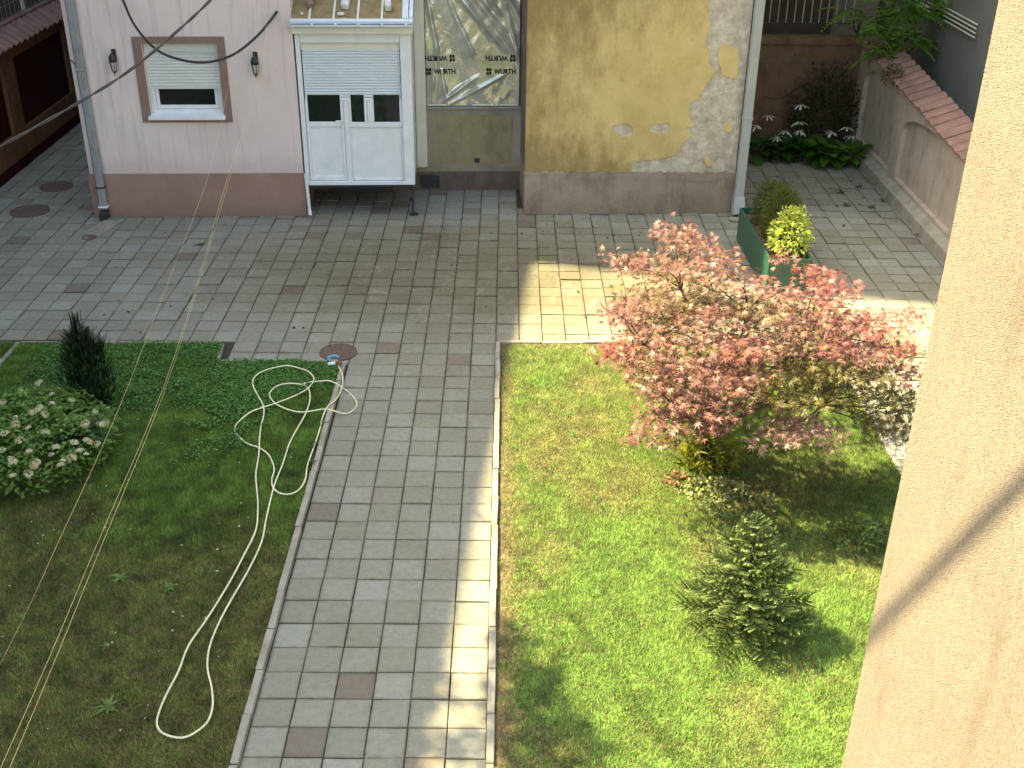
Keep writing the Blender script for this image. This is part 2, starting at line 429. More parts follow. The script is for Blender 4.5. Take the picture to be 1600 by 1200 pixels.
kerb_run((-3.51, 12.44), (-3.545, 12.86), .055, .45, .05); kerb_run((-6.08, 12.885), (-3.57, 12.90), .05, .5, .03)
kerb_run((-6.12, 10.5), (-6.10, 12.84), .06, .5, .05)

lawn_r = tag(bx('lawn_soil', M['soil'], None, -.05, 4.12, -1, 12.97, -.04, .012), kind='structure')
ls = MB().plate([[(-9, -1), (-1.975, -1), (-1.99, 12.36), (-3.5, 12.36), (-3.54, 12.86), (-9, 12.86)]], lambda a, b, d: (a, b, .012 - d), .05)
tag(ls.build('lawn_soil', M['soil_olive']), kind='structure')

# ------------------------------------------------------------------ houses
def hfront(name, u0, label, cat): return empty(name, fpt(u0), ALPHA, label, cat)

def wall_grid(mb, u0, u1, z0, z1, holes, reveal=.2, y=0.0):
    """front face in the plane y with rectangular openings and their reveals"""
    us = sorted({u0, u1, *[h[0] for h in holes], *[h[1] for h in holes]}); zs = sorted({z0, z1, *[h[2] for h in holes], *[h[3] for h in holes]})
    for a, b in zip(us, us[1:]):
        for c, d in zip(zs, zs[1:]):
            if any(h[0] <= a and b <= h[1] and h[2] <= c and d <= h[3] for h in holes): continue
            mb.add([(a, y, c), (b, y, c), (b, y, d), (a, y, d)], [(0, 1, 2, 3)])
    for a, b, c, d in holes:
        mb.add([(a, y, c), (b, y, c), (b, y, d), (a, y, d), (a, y + reveal, c), (b, y + reveal, c), (b, y + reveal, d), (a, y + reveal, d)],
               [(0, 4, 5, 1), (1, 5, 6, 2), (2, 6, 7, 3), (3, 7, 4, 0)])
    return mb

def slats(parent, mat, u0, u1, z0, z1, n, y, tilt=.006):
    h = (z1 - z0) / n; w = u1 - u0
    prof = [(0, 0), (-tilt * .7, h * .15), (-tilt * 1.3, h * .5), (-tilt * .7, h * .85), (0, h * .985)]
    v = [(x, py, pz) for x in (0, w) for py, pz in prof]; k = len(prof)
    f = [(i, i + 1, k + i + 1, k + i) for i in range(k - 1)] + [tuple(range(k)), tuple(range(2 * k - 1, k - 1, -1))]
    o = MB().add(v, f).build('slat', mat, parent)
    for i in range(n):
        q = o if i == 0 else link('slat', o.data, None, parent); q.location = (u0, y + random.uniform(-.0012, .0012), z0 + i * h)

# --- pink house
pk = hfront('pink_house', 0, 'pale pink rendered house with brown plinth and half shuttered window', 'house')
W = MB(); wall_grid(W, 0, 3.36, .71, 5.2, [(1.09, 2.21, 1.62, 2.74)], .22)
W.add([(0, 0, 0.71), (0, 8, .71), (0, 8, 5.2), (0, 0, 5.2), (3.36, 0, .71), (3.36, 8, .71), (3.36, 8, 5.2), (3.36, 0, 5.2)], [(0, 1, 2, 3), (4, 7, 6, 5), (1, 5, 6, 2)])
W.build('wall', M['pink'], pk)
bx('plinth', M['plinth'], pk, -.012, 3.372, -.014, 8, 0, .722, .004)
rf = MB().add([(-.15, -.25, 5.15), (3.5, -.25, 5.15), (3.5, 4, 6.6), (-.15, 4, 6.6), (-.15, 8.25, 5.15), (3.5, 8.25, 5.15),
               (-.15, -.25, 5.25), (3.5, -.25, 5.25), (3.5, 4, 6.75), (-.15, 4, 6.75), (-.15, 8.25, 5.25), (3.5, 8.25, 5.25)],
              [(0, 1, 2, 3), (3, 2, 5, 4), (6, 9, 8, 7), (9, 10, 11, 8), (0, 6, 7, 1), (4, 5, 11, 10), (0, 3, 9, 6), (3, 4, 10, 9), (1, 7, 8, 2), (2, 8, 11, 5)])
rf.build('roof', M['rooftile'], pk)
win = MB()
fy = .09
for a, b, c, d in ((1.10, 1.17, 1.66, 2.05), (2.13, 2.20, 1.66, 2.05), (1.17, 2.13, 1.66, 1.72)): win.box(a, b, fy, fy + .09, c, d, .004)
for a, b, c, d in ((1.175, 1.225, 1.725, 2.1), (2.075, 2.125, 1.725, 2.1), (1.225, 2.075, 1.725, 1.785)): win.box(a, b, fy + .015, fy + .075, c, d, .005)
wn_ = win.build('window', M['white'], pk)
bx('pane', M['glass'], wn_, 1.22, 2.08, fy + .04, fy + .05, 1.78, 2.30)
sr = MB()
for a, b, c, d in ((.955, 1.088, 1.545, 2.845), (2.212, 2.335, 1.545, 2.845), (1.088, 2.212, 2.742, 2.845), (1.088, 2.212, 1.545, 1.60)): sr.box(a, b, -.018, .05, c, d)
sr.build('surround', M['surround'], wn_)
sl = MB().add([(1.06, -.085, 1.60), (2.235, -.085, 1.60), (2.235, .10, 1.645), (1.06, .10, 1.645), (1.06, -.085, 1.635), (2.235, -.085, 1.635), (2.235, .10, 1.68), (1.06, .10, 1.68)],
              [(0, 1, 2, 3), (4, 7, 6, 5), (0, 4, 5, 1), (1, 5, 6, 2), (2, 6, 7, 3), (3, 7, 4, 0)])
sl.build('sill', M['white'], wn_)
shp = MB().box(1.10, 2.20, .055, .20, 2.60, 2.735, .006).build('shutter_box', M['slat_cream'], pk)
gd = MB().box(1.095, 1.13, .06, .10, 1.69, 2.6).box(2.17, 2.205, .06, .10, 1.69, 2.6).box(1.13, 2.17, .066, .086, 2.045, 2.075).build('shutter_rail', M['slat_cream'], pk)
slats(shp, M['slat_cream'], 1.13, 2.17, 2.075, 2.60, 11, .082)
# downpipe on the left corner with clamps and shoe
dp = MB().box(.10, .225, -.135, -.03, .16, 5.1, .018).build('downpipe', M['zinc'], pk)
MB().box(.088, .237, -.147, -.02, .52, .545, .004).build('clamp', M['black'], dp)
MB().box(.086, .239, -.149, -.02, .20, .225, .004).build('clamp', M['white'], dp)
MB().box(.09, .235, -.145, -.02, 2.36, 2.385, .004).build('clamp', M['zinc'], dp)
sh = MB().box(.11, .225, -.24, -.04, .02, .155, .012).build('drain_shoe', M['black'], dp)
cb = MB().tube(smooth_path([(-.002, -.012, 2.50), (.05, -.03, 2.47), (.083, -.06, 2.40), (.092, -.07, 2.1), (.094, -.07, 1.2), (.088, -.06, .72), (.10, -.07, .5), (.098, -.06, .2)], 4), .009, 5)
cb.build('pipe_cable', M['cable'], pk)
bx('corner_strip', M['plinth'], pk, -.02, .03, -.024, -.016, .0, .70)
# white waste pipe at right end of the pink wall
wp = MB().tube([(3.40, -.05, .72), (3.42, -.055, .12)], .026, 10).tube([(3.42, -.055, .13), (3.425, -.075, .04)], .03, 10).build('waste_pipe', M['white'], pk)
MB().tube([(3.41, -.05, .34), (3.412, -.05, .38)], .031, 10).build('collar', M['cream'], wp)

# --- wall lanterns
def lantern(u, z, label):
    e = empty('wall_lantern', fpt(u, -.001, z), ALPHA, label, 'wall lamp', 'lanterns on the pink wall')
    MB().box(-.035, .035, -.018, 0, -.02, .15, .008).build('back_plate', M['black'], e)
    MB().tube(smooth_path([(0, -.01, .09), (0, -.07, .13), (0, -.115, .10)], 4), .011, 6).build('arm', M['black'], e)
    MB().lathe([(.006, .13), (.03, .115), (.05, .085), (.06, .045), (.06, .03), (.045, .02)], 8, (0, -.115, -.02)).build('cap', M['black'], e)
    MB().lathe([(.05, .02), (.056, .005), (.030, -.135), (.028, -.14)], 6, (0, -.115, -.02)).build('glass_body', M['lglass'], e)
    c = MB()
    for k in range(6):
        a = k * math.pi / 3; c.tube([(.056 * math.cos(a), -.115 + .056 * math.sin(a), -.005), (.032 * math.cos(a), -.115 + .032 * math.sin(a), -.16)], .006, 4)
    c.lathe([(.062, 0), (.062, -.02)], 6, (0, -.115, 0)).lathe([(.036, -.155), (.03, -.175), (.01, -.185), (.008, -.215), (.002, -.23)], 6, (0, -.115, 0))
    c.build('cage', M['black'], e)
lantern(.665, 2.515, 'black wall lantern left of the brown framed window'); lantern(2.775, 2.475, 'black wall lantern right of the brown framed window')

# --- white porch on a leg
P0 = 3.385
pc = hfront('glazed_porch', P0, 'white plastic porch with lowered roller shutter, raised on a thin leg', 'porch')
def q(u): return u - P0
body = MB()
body.box(0, .07, .0, .08, .56, 2.90, .006).box(q(4.965), q(5.135), 0, .10, .56, 2.90, .006).box(.072, q(4.963), 0.004, .12, 2.755, 2.90, .004)
body.box(0, q(5.135), -.004, .10, .515, .578, .005)
body.build('frame', M['white'], pc)
sd_ = MB().box(q(5.098), q(5.13), .103, 1.24, .52, 2.9).build('side_panel', M['white'], pc)
for zz in (1.15, 1.9): bx('panel_joint', M['cream'], sd_, q(5.1), q(5.136), .12, 1.22, zz, zz + .03)
bx('left_side_panel', M['white'], pc, 0.002, .03, .09, 1.24, .52, 2.9); bx('floor_panel', M['black'], pc, .01, q(5.12), .02, 1.24, .47, .512)
sb = bx('shutter_box', M['cream'], pc, .075, q(4.96), .06, .22, 2.65, 2.752)
slats(sb, M['slat'], .085, q(4.955), 1.905, 2.65, 17, .062, .008)
MB().box(.08, q(4.96), .052, .075, 1.868, 1.902, .004).build('shutter_bottom_bar', M['white'], pc)
dr = MB()
for a, b, c, d in ((3.462, 3.505, .585, 1.865), (4.005, 4.052, .585, 1.865), (3.505, 4.005, .585, .655), (3.505, 4.005, 1.455, 1.535)): dr.box(q(a), q(b), .028, .08, c, d, .006)
door = dr.build('door', M['white'], pc)
bx('door_panel', M['white'], door, q(3.506), q(4.004), .046, .06, .656, 1.454); bx('pane', M['glass'], door, q(3.506), q(4.004), .05, .058, 1.536, 1.95)
MB().tube([(q(4.03), .03, 1.56), (q(4.03), -.02, 1.56), (q(3.93), -.022, 1.565)], .009, 6).box(q(4.018), q(4.042), .018, .027, 1.46, 1.62, .003).build('handle', M['white'], door)
wi = MB()
for a, b, c, d in ((4.056, 4.14, .58, 1.866), (4.142, 4.172, 1.53, 1.866), (4.375, 4.42, 1.53, 1.866), (4.425, 4.525, 1.53, 1.866), (4.925, 4.962, 1.53, 1.866), (4.142, 4.962, 1.445, 1.528), (4.142, 4.165, .585, 1.44), (4.935, 4.962, .585, 1.44), (4.168, 4.932, .585, .615)):
    wi.box(q(a), q(b), .02 if a < 4.1 else .026, .085, c, d, .005)
wf = wi.build('window_frame', M['white'], pc)
bx('pane', M['glass'], wf, q(4.172), q(4.375), .05, .058, 1.53, 1.95); bx('pane', M['glass'], wf, q(4.525), q(4.925), .05, .058, 1.53, 1.95)
bx('lower_panel', M['white'], pc, q(4.166), q(4.934), .046, .06, .616, 1.443)
bx('leg', M['black'], pc, q(5.065), q(5.105), .02, .06, 0, .468); bx('foot_plate', M['black'], pc, q(5.03), q(5.17), 0, .1, 0.001, .012)
bx('back_support', M['black'], pc, .3, 1.3, 1.15, 1.23, .0, .468)
fa = MB().box(-.02, q(5.17), -.10, 1.26, 2.903, 3.02, .006).build('fascia', M['cream'], pc)
RZ = lambda y: 3.075 + (y + .16) * .40
def slab(mb, x0, x1, y0, y1, h0, h1):
    v = [(x, y, RZ(y) + h) for h in (h0, h1) for y in (y0, y1) for x in (x0, x1)]
    return mb.add(v, [(0, 2, 3, 1), (4, 5, 7, 6), (0, 1, 5, 4), (2, 6, 7, 3), (0, 4, 6, 2), (1, 3, 7, 5)])
roof = slab(MB(), -.02, q(5.07), -.10, 1.5, -.02, 0).build('roof', M['rubble'], pc)
for uu in (3.62, 3.98, 4.34, 4.70): slab(MB(), q(uu), q(uu) + .03, -.10, 1.5, .002, .018).build('batten', M['cream'], roof)
slab(slab(MB(), q(5.02), q(5.11), -.10, 1.5, .003, .045), q(5.125), q(5.18), -.10, 1.5, -.03, .06).build('edge_flashing', M['flash'], roof)
slab(MB(), -.03, q(5.18), -.17, -.102, -.005, .03).build('front_flashing', M['flash'], roof)
MB().box(-.03, q(5.18), -.185, -.125, 3.02, 3.052, .004).build('gutter', M['flash'], roof)
for uu in (3.68, 4.03, 4.37, 4.72, 5.08): MB().box(q(uu) - .018, q(uu) + .018, -.20, -.16, 3.035, 3.07, .004).build('bracket', M['white'], roof)
for uu, dd, w_, l_, hh, name, lab in ((3.62, .30, .10, .26, .10, 'concrete_block', 'dark weathered block at the left end of the porch roof'), (4.16, .26, .12, .24, .10, 'concrete_block', 'pale block in the middle of the porch roof'),
                           (4.80, .20, .10, .20, .12, 'concrete_block', 'pale rounded block at the right end of the porch roof'), (4.10, .02, .11, .06, .05, 'stone_chip', 'small white stone chip near the porch gutter'), (3.52, .03, .05, .05, .04, 'stone_chip', 'tiny white stone chip on the left of the porch roof')):
    p = fpt(uu, dd, RZ(dd) + .005)
    o = MB().box(-w_ / 2, w_ / 2, -l_ / 2, l_ / 2, 0, hh, .018).build(name, M['surround'] if uu == 3.62 else M['stone'])
    o.location = p; o.rotation_euler = (math.atan(.40), 0, ALPHA + random.uniform(-.15, .15)); tag(o, lab, 'stone')

# --- recessed wall between porch and yellow house
rc = empty('recessed_house_wall', fpt(3.38, 1.28), ALPHA, 'stained concrete wall set back between white porch and yellow house', 'house')
w0 = MB(); wall_grid(w0, 1.9, 3.525, .32, 5.2, [(1.99, 3.47, 1.46, 3.75)], .18)
w0.add([(0, 0, .32), (1.9, 0, .32), (1.9, 0, 5.2), (0, 0, 5.2)], [(0, 1, 2, 3)])
w0.build('wall', M['stained'], rc)
MB().plate([[(2.12, .47), (3.36, .47), (3.40, 1.30), (2.08, 1.32)]], lambda a, b, d: (a, -.006 + d, b), .02).build('plaster_patch', stained_material('ochre_patch', (.27, .22, .13), (.36, .30, .18), (.22, .18, .12)), rc)
bx('plinth', M['dark_plinth'], rc, 0, 3.52, -.03, .3, 0, .325)
bx('vent', M['black'], rc, 2.73, 2.82, -.016, .0, .485, .56); bx('cellar_grate', M['black'], rc, 1.80, 2.13, -.045, -.031, .05, .27)
bx('corner_post', M['cream'], rc, 1.76, 1.885, -.06, .0, .42, 4.6); bx('cover_strip', M['cream'], rc, 1.885, 1.93, -.03, .0, .42, 4.6)
bx('sill', M['zinc'], rc, 1.94, 3.51, -.06, .02, 1.425, 1.458)
wf2 = MB()
for a, b, c, d in ((1.995, 2.06, 1.48, 3.74), (2.50, 2.57, 1.48, 3.74), (3.40, 3.465, 1.48, 3.74), (2.06, 3.40, 1.48, 1.55), (2.57, 3.40, 2.75, 2.80)): wf2.box(a, b, .06, .13, c, d, .004)
wfo = wf2.build('window_frame', M['cream'], rc); bx('pane', plain('pale_reflecting_glass', (.20, .22, .17), .1, .8, .3, 1.5), wfo, 2.0, 3.46, .10, .11, 1.5, 3.74)
MB().box(1.9, 3.4, -.02, 2.0, 5.2, 5.35).build('roof', M['rooftile'], rc)

# --- plastic sheet with print
sh0 = empty('plastic_sheet', fpt(5.33, 1.28), ALPHA, 'creased translucent plastic sheet with black print over the recessed window', 'plastic sheet')
FW, FZ0, FZ1 = 1.53, 1.47, 3.85
def fold(u, z):
    """depth of the sheet towards the viewer"""
    d = .030
    for cx, cz, ang, amp, wid, ln in ((.55, 3.35, -58, .040, .035, 1.0), (.75, 3.0, -47, .05, .04, .95), (.92, 3.35, -55, .035, .03, .6), (.38, 3.2, -70, .03, .03, .7), (.18, 2.4, -80, .025, .03, 1.3), (1.1, 2.85, -52, .04, .045, .8),
                                      (.5, 1.72, 35, .022, .03, .5), (.85, 1.75, 28, .02, .03, .6), (1.35, 3.2, -62, .04, .05, 1.1), (.12, 1.95, 85, .02, .025, .7), (1.43, 2.6, -75, .03, .03, .8), (.65, 2.6, -66, .02, .03, .5)):
        a = R(ang); dx = u - cx; dz = z - cz; al = dx * math.cos(a) + dz * math.sin(a); ac = -dx * math.sin(a) + dz * math.cos(a)
        fade = max(0, 1 - (abs(al) / ln) ** 2); flat = 1 - .75 * math.exp(-((z - 2.14) / .17) ** 2)
        d += 1.9 * amp * fade * flat * math.exp(-(ac / wid) ** 2)
    d += .012 * math.sin(u * 9 + z * 3.1) * (1 - .8 * math.exp(-((z - 2.14) / .2) ** 2)) + .005 * math.sin(u * 23 - z * 17) * (1 - .9 * math.exp(-((z - 2.14) / .2) ** 2))
    return d
nu, nz = 90, 130
V = []; F = []
for j in range(nz + 1):
    for i in range(nu + 1):
        u_ = FW * i / nu; z_ = FZ0 + (FZ1 - FZ0) * j / nz; V.append((u_, -fold(u_, z_), z_))
for j in range(nz):
    for i in range(nu):
        a = j * (nu + 1) + i; F += [(a, a + 1, a + nu + 2), (a, a + nu + 2, a + nu + 1)]
link('film', tri_mesh('film', V, F, None, M['foil'], True), None, sh0)
def word_mesh(body):
    cu = bpy.data.curves.new('w', 'FONT'); cu.body = body; cu.offset = .045; cu.resolution_u = 3
    ob = bpy.data.objects.new('w', cu); COL.objects.link(ob); dg = bpy.context.evaluated_depsgraph_get()
    me = bpy.data.meshes.new_from_object(ob.evaluated_get(dg)); bpy.data.objects.remove(ob)
    bm = bmesh.new(); bm.from_mesh(me); bmesh.ops.triangulate(bm, faces=bm.faces)
    v = np.array([p.co[:2] for p in bm.verts]); bm.verts.index_update(); f = [[p.index for p in fa_.verts] for fa_ in bm.faces]; bm.free()
    v -= v.min(0); v /= v[:, 0].max(); return v, f
wv, wfc = word_mesh('WURTH')
def emblem():
    v = []; f = []
    def poly(p): n = len(v); v.extend(p); f.append(tuple(range(n, n + len(p))))
    for sx in (-1, 1):
        poly([(sx * .03, .06), (sx * .03, .40), (sx * .15, .50), (sx * .34, .48), (sx * .46, .36), (sx * .46, .06)])
        poly([(sx * .03, -.06), (sx * .46, -.06), (sx * .40, -.30), (sx * .28, -.48), (sx * .12, -.50), (sx * .03, -.42)])
    poly([(-.46, .04), (.46, .04), (.46, .07), (-.46, .07)])
    return np.array(v), f
ev, ef = emblem()
def print_mark(u0, u1, zc, h, flip):
    w_ = u1 - u0; L = []
    V = []; F = []
    ew = .20 * w_
    a = wv * np.array([w_ * .74, 1]); a[:, 1] *= h * .9 / wv[:, 1].max(); a[:, 0] += w_ * .26; a[:, 1] -= h * .45
    b = ev * np.array([ew, h * 1.25]); b[:, 0] += ew / 2
    P = np.vstack([a, b]); F = [tuple(x) for x in wfc] + [tuple(i + len(a) for i in x) for x in ef]
    if flip: P = np.column_stack([w_ - P[:, 0], -P[:, 1]])
    V = [(u0 + x, -fold(u0 + x, zc + y) - .005, zc + y) for x, y in P]
    MB().add(V, F).build('printed_logo', M['ink'], sh0)
for a in (-.02, .975):
    print_mark(a, a + .495, 2.252, .095, True); print_mark(a + .005, a + .50, 2.035, .095, False)
for a, b in ((.02, .35), (.75, 1.1), (1.2, 1.5)): bx('fixing_lath', M['cream'], sh0, a, b, -.07, -.055, FZ0 + .01, FZ0 + .035)
bx('edge_strip', M['black'], sh0, FW + .005, FW + .02, -.05, .0, FZ0, FZ1)

# --- yellow house
Y0 = 6.905
yh = hfront('yellow_house', Y0, 'ochre plastered house with peeling patches and grey plinth', 'house')
YW = 3.43
yb = MB().box(0, YW, .012, 8, .69, 10.0).build('wall', M['bare'], yh)  # unseen upper wall made extra tall to block sun from the back corner
bx('plinth', M['grey_plinth'], yh, -.008, YW + .012, -.012, 8, 0, .705, .006)
MB().box(-.1, YW + .15, -.2, 8.2, 10.0, 10.2).add([(-.1, -.2, 10.2), (YW + .15, -.2, 10.2), (YW + .15, 8.2, 10.2), (-.1, 8.2, 10.2), (YW / 2, -.2, 11.4), (YW / 2, 8.2, 11.4)], [(0, 1, 4), (2, 3, 5), (1, 2, 5, 4), (3, 0, 4, 5)]).build('roof', M['rooftile'], yh)
def jag(loop, amp, step=.05, seed=3):
    r_ = random.Random(seed); out = []
    for (a, b), (c, d) in zip(loop, loop[1:] + loop[:1]):
        L = math.hypot(c - a, d - b); n = max(1, int(L / step)); nx, ny = -(d - b) / max(L, 1e-6), (c - a) / max(L, 1e-6)
        for k in range(n):
            t = k / n; j = r_.uniform(-amp, amp) if not (a < .02 and c < .02) and not (b > 9.9 and d > 9.9) else 0
            out.append((a + (c - a) * t + nx * j, b + (d - b) * t + ny * j))
    return out
q2 = lambda pts: [(a - Y0, b) for a, b in pts]
outer = [(0.0, .72), (0.9, .73), (1.7, .722)] + q2([(8.62, .735), (8.66, .91), (8.86, .90), (9.0, .93), (9.17, .935), (9.30, .98), (9.40, 1.07), (9.42, 1.17), (9.55, 1.30), (9.50, 1.38), (9.46, 1.43), (9.60, 1.47), (9.50, 1.58), (9.52, 1.66), (9.47, 1.74), (9.49, 1.83), (9.58, 1.88), (9.66, 1.86), (9.62, 1.97), (9.72, 2.10), (9.80, 2.22), (9.84, 2.34), (9.74, 2.47), (9.74, 2.62), (9.66, 2.75), (9.70, 3.0), (9.68, 3.2), (9.63, 3.4), (9.6, 9.99)]) + [(0, 9.99)]
h1 = q2([(8.29, 1.40), (8.30, 1.47), (8.39, 1.50), (8.50, 1.505), (8.58, 1.47), (8.62, 1.38), (8.60, 1.30), (8.48, 1.295), (8.38, 1.33)])
h2 = q2([(8.87, 1.38), (8.90, 1.46), (9.02, 1.50), (9.16, 1.51), (9.21, 1.46), (9.19, 1.37), (9.08, 1.35), (8.96, 1.345)])
PL = lambda a, b, d: (a, -.004 + d, b)
MB().plate([jag(outer, .022, .05, 1), jag(h1, .010, .04, 2), jag(h2, .010, .04, 5)], PL, .016).build('plaster_coat', M['yellow'], yh)
MB().plate([jag(q2([(9.86, 2.62), (9.92, 2.75), (10.05, 2.72), (10.17, 2.66), (10.21, 2.45), (10.20, 2.2), (10.10, 2.21), (9.97, 2.28), (9.90, 2.42)]), .014, .05, 8)], PL, .016).build('plaster_remnant', M['yellow'], yh)
MB().plate([jag(q2([(9.78, .93), (9.86, .80), (9.93, .78), (9.92, .88), (9.86, .95)]), .01, .04, 9)], PL, .016).build('plaster_remnant', M['yellow'], yh)
MB().plate([jag(q2([(10.05, 1.42), (10.16, 1.35), (10.22, 1.45), (10.12, 1.55)]), .01, .04, 9)], PL, .016).build('plaster_remnant', M['yellow'], yh)
MB().plate([jag([(0.2, .62), (.9, .60), (1.5, .63), (1.9, .56), (2.3, .60), (2.9, .55), (3.42, .6), (3.42, .70), (.2, .70)], .035, .06, 12)], lambda a, b, d: (a, -.017 + d, b), .006).build('plinth_scale', M['grey_plinth'], yh)
bx('side_plaster', M['dark_plinth'], yh, -.006, -.001, .03, 1.24, .71, 6)
dp2 = MB().box(YW + .0, YW + .14, -.17, -.045, .32, 9.9, .012).build('downpipe', M['greypipe'], yh)
MB().box(YW - .008, YW + .148, -.178, -.037, 1.60, 1.64, .004).build('sleeve', M['greypipe'], dp2)
MB().add([(YW - .012, -.05, .34), (YW + .15, -.05, .34), (YW + .15, -.18, .34), (YW - .012, -.18, .34), (YW - .03, -.10, .03), (YW + .165, -.10, .03), (YW + .165, -.25, .07), (YW - .03, -.25, .07)],
         [(0, 1, 2, 3), (4, 5, 6, 7), (0, 1, 5, 4), (1, 2, 6, 5), (2, 3, 7, 6), (3, 0, 4, 7)]).build('drain_shoe', M['greypipe'], dp2)
bx('drain_slab', M['kerb'], yh, YW - .10, YW + .16, -.42, -.26, .001, .03, .004)

# ------------------------------------------------------------------ boundary walls, coping, fences
def coping(parent, x_out, x_ridge, y0, y1, z_of, rise, pitch=.25):
    """clay tiles laid side by side along y, sloping from the ridge down to x_out"""
    n = int((y1 - y0) / pitch); sx = 1 if x_out > x_ridge else -1; w = abs(x_out - x_ridge)
    v = []; f = []; k = 6
    for a, s_ in ((0, 0), (1, 1)):
        for i in range(k + 1):
            t = i / k; bow = math.sin(t * math.pi) * .035
            v.append((sx * w * a, (t - .5) * pitch * 1.02, rise * (1 - a) + bow + .01 * t))
    for i in range(k): f.append((i, i + 1, k + 1 + i + 1, k + 1 + i))
    n0 = len(v); v += [(x, y, z - .016) for x, y, z in v]; f += [tuple(q_ + n0 for q_ in reversed(p)) for p in f]
    for i in range(k): f.append((k + 1 + i, k + 2 + i, n0 + k + 2 + i, n0 + k + 1 + i))
    f += [(0, k + 1, n0 + k + 1, n0), (k, n0 + k, n0 + 2 * k + 1, 2 * k + 1)]
    o = MB().add(v, f).build('coping_tile', M['rooftile'], parent)
    for i in range(n):
        y = y0 + (i + .5) * pitch
        qd = o if i == 0 else link('coping_tile', o.data, None, parent)
        qd.location = (x_ridge + random.gauss(0, .004), y, z_of(y) + random.gauss(0, .003)); qd.rotation_euler = (0, random.gauss(0, .01), random.gauss(0, .008))

lw = empty('garden_wall', (-8.72, 14, 0), 0, 'brown garden wall with dark red panels along the left passage', 'wall')
ly = lambda y: y - 14
bx('core', M['redpanel'], lw, -.30, -.07, 0, 12, 0, 2.06)
holes = [[(ly(a), .62), (ly(b), .62), (ly(b), 1.86), (ly(a), 1.86)] for a, b in ((14.3, 16.9), (17.3, 19.95), (20.45, 23.0), (23.4, 25.8))]
MB().plate([[(0, .18), (12, .18), (12, 2.05), (0, 2.05)]] + holes, lambda a, b, d: (.0 - d, a, b), .068).build('facing', M['brownwall'], lw)
bx('plinth', M['redpanel'], lw, -.07, .02, 0, 12, 0, .178)
coping(lw, .10, -.30, 0, 12, lambda y: 2.06, .26); bx('ridge', M['rooftile'], lw, -.36, -.24, 0, 12, 2.30, 2.37, .02)
wfn = empty('mesh_fence', (-9.08, 18, 2.3), 0, 'wire mesh fence with pale posts above the left garden wall', 'fence')
for k in range(4): bx('post', M['cream'], wfn, -.03, .03, .4 + k * 1.9 - .03, .4 + k * 1.9 + .03, 0, 1.6)
bx('rail', M['cream'], wfn, -.02, .02, 0, 8, .62, .74)
for k in range(40): MB().tube([(.04, .1 + k * .2, 0), (.04, .1 + k * .2, 1.6)], .006, 4).build('wire', M['zinc'], wfn)
for k in range(8): MB().tube([(.05, 0, .1 + k * .2), (.05, 8, .1 + k * .2)], .006, 4).build('wire', M['zinc'], wfn)

rw = empty('garden_wall', (6.70, 13, 0), 0, 'pale plastered garden wall with arched panels and red coping on the right', 'wall')
TOP = lambda y: 1.50 + (y + 13 - 16.15) * .085
MB().add([(.09, 0, 0), (.36, 0, 0), (.36, 9.2, 0), (.09, 9.2, 0), (.09, 0, TOP(0)), (.36, 0, TOP(0)), (.36, 9.2, TOP(9.2)), (.09, 9.2, TOP(9.2))], [(0, 1, 2, 3), (4, 5, 6, 7), (0, 1, 5, 4), (1, 2, 6, 5), (2, 3, 7, 6), (3, 0, 4, 7)]).build('core', M['palewall'], rw)
def arch(a, b, z0, zt):
    p = [(a, z0), (b, z0)]; c = (a + b) / 2; r_ = (b - a) / 2
    for i in range(13):
        t = math.pi * i / 12; p.append((c + r_ * math.cos(t), zt - .38 + .34 * math.sin(t)))
    return p
MB().plate([[(0, .2), (9.2, .2), (9.2, TOP(9.2) - .004), (0, TOP(0) - .004)]] + [arch(a, b, .3, TOP((a + b) / 2) - .10) for a, b in ((.3, 2.85), (3.25, 6.0), (6.4, 8.45))], lambda a, b, d: (d, a, b), .088).build('facing', M['palewall'], rw)
MB().add([(-.16, 0, 0), (-.16, 9.2, 0), (-.14, 9.2, .16), (-.14, 0, .16), (.0, 0, .24), (0, 9.2, .24), (0, 0, 0), (0, 9.2, 0)], [(0, 1, 2, 3), (3, 2, 5, 4), (0, 3, 4, 6), (1, 7, 5, 2), (0, 6, 7, 1), (4, 5, 7, 6)]).build('skirting', M['kerb'], rw)
coping(rw, -.09, .40, 0, 9.2, TOP, .17, .28)

bw = empty('back_wall', (3.7, 21.9, 0), 0, 'dark brown plastered wall with a crack behind the white flowers', 'wall')
bx('core', M['darkbrown'], bw, 0, 3.1, 0, .25, 0, 1.92); bx('cap', M['darkbrown'], bw, -.02, 3.1, -.05, .3, 1.925, 2.06, .015)
bx('band', M['dark_plinth'], bw, 0, 3.1, -.012, -.001, 1.60, 1.63)
cr = [(1.25, .95), (1.42, .90), (1.6, .93), (1.75, 1.0), (1.9, 1.14), (2.06, 1.18), (2.2, 1.27)]
MB().plate([[(a, b + .012 + .012 * math.sin(i * 5)) for i, (a, b) in enumerate(cr)] + [(a, b - .010) for a, b in reversed(cr)]], lambda a, b, d: (a, -.003 + d, b), .002).build('crack', M['joint'], bw)
rl = empty('railing', (4.3, 22.05, 2.06), 0, 'white barred railing on top of the dark back wall', 'railing')
for k in range(15): bx('bar', M['cream'], rl, k * .155, k * .155 + .009, 0, .009, .24, 1.5)
bx('rail', M['black'], rl, 0, 2.35, -.01, .026, .22, .238); bx('rail', M['black'], rl, 0, 2.35, -.01, .026, 1.5, 1.52)
for k in (0, 2.3): bx('post', M['black'], rl, k, k + .04, -.01, .03, 0, .22)

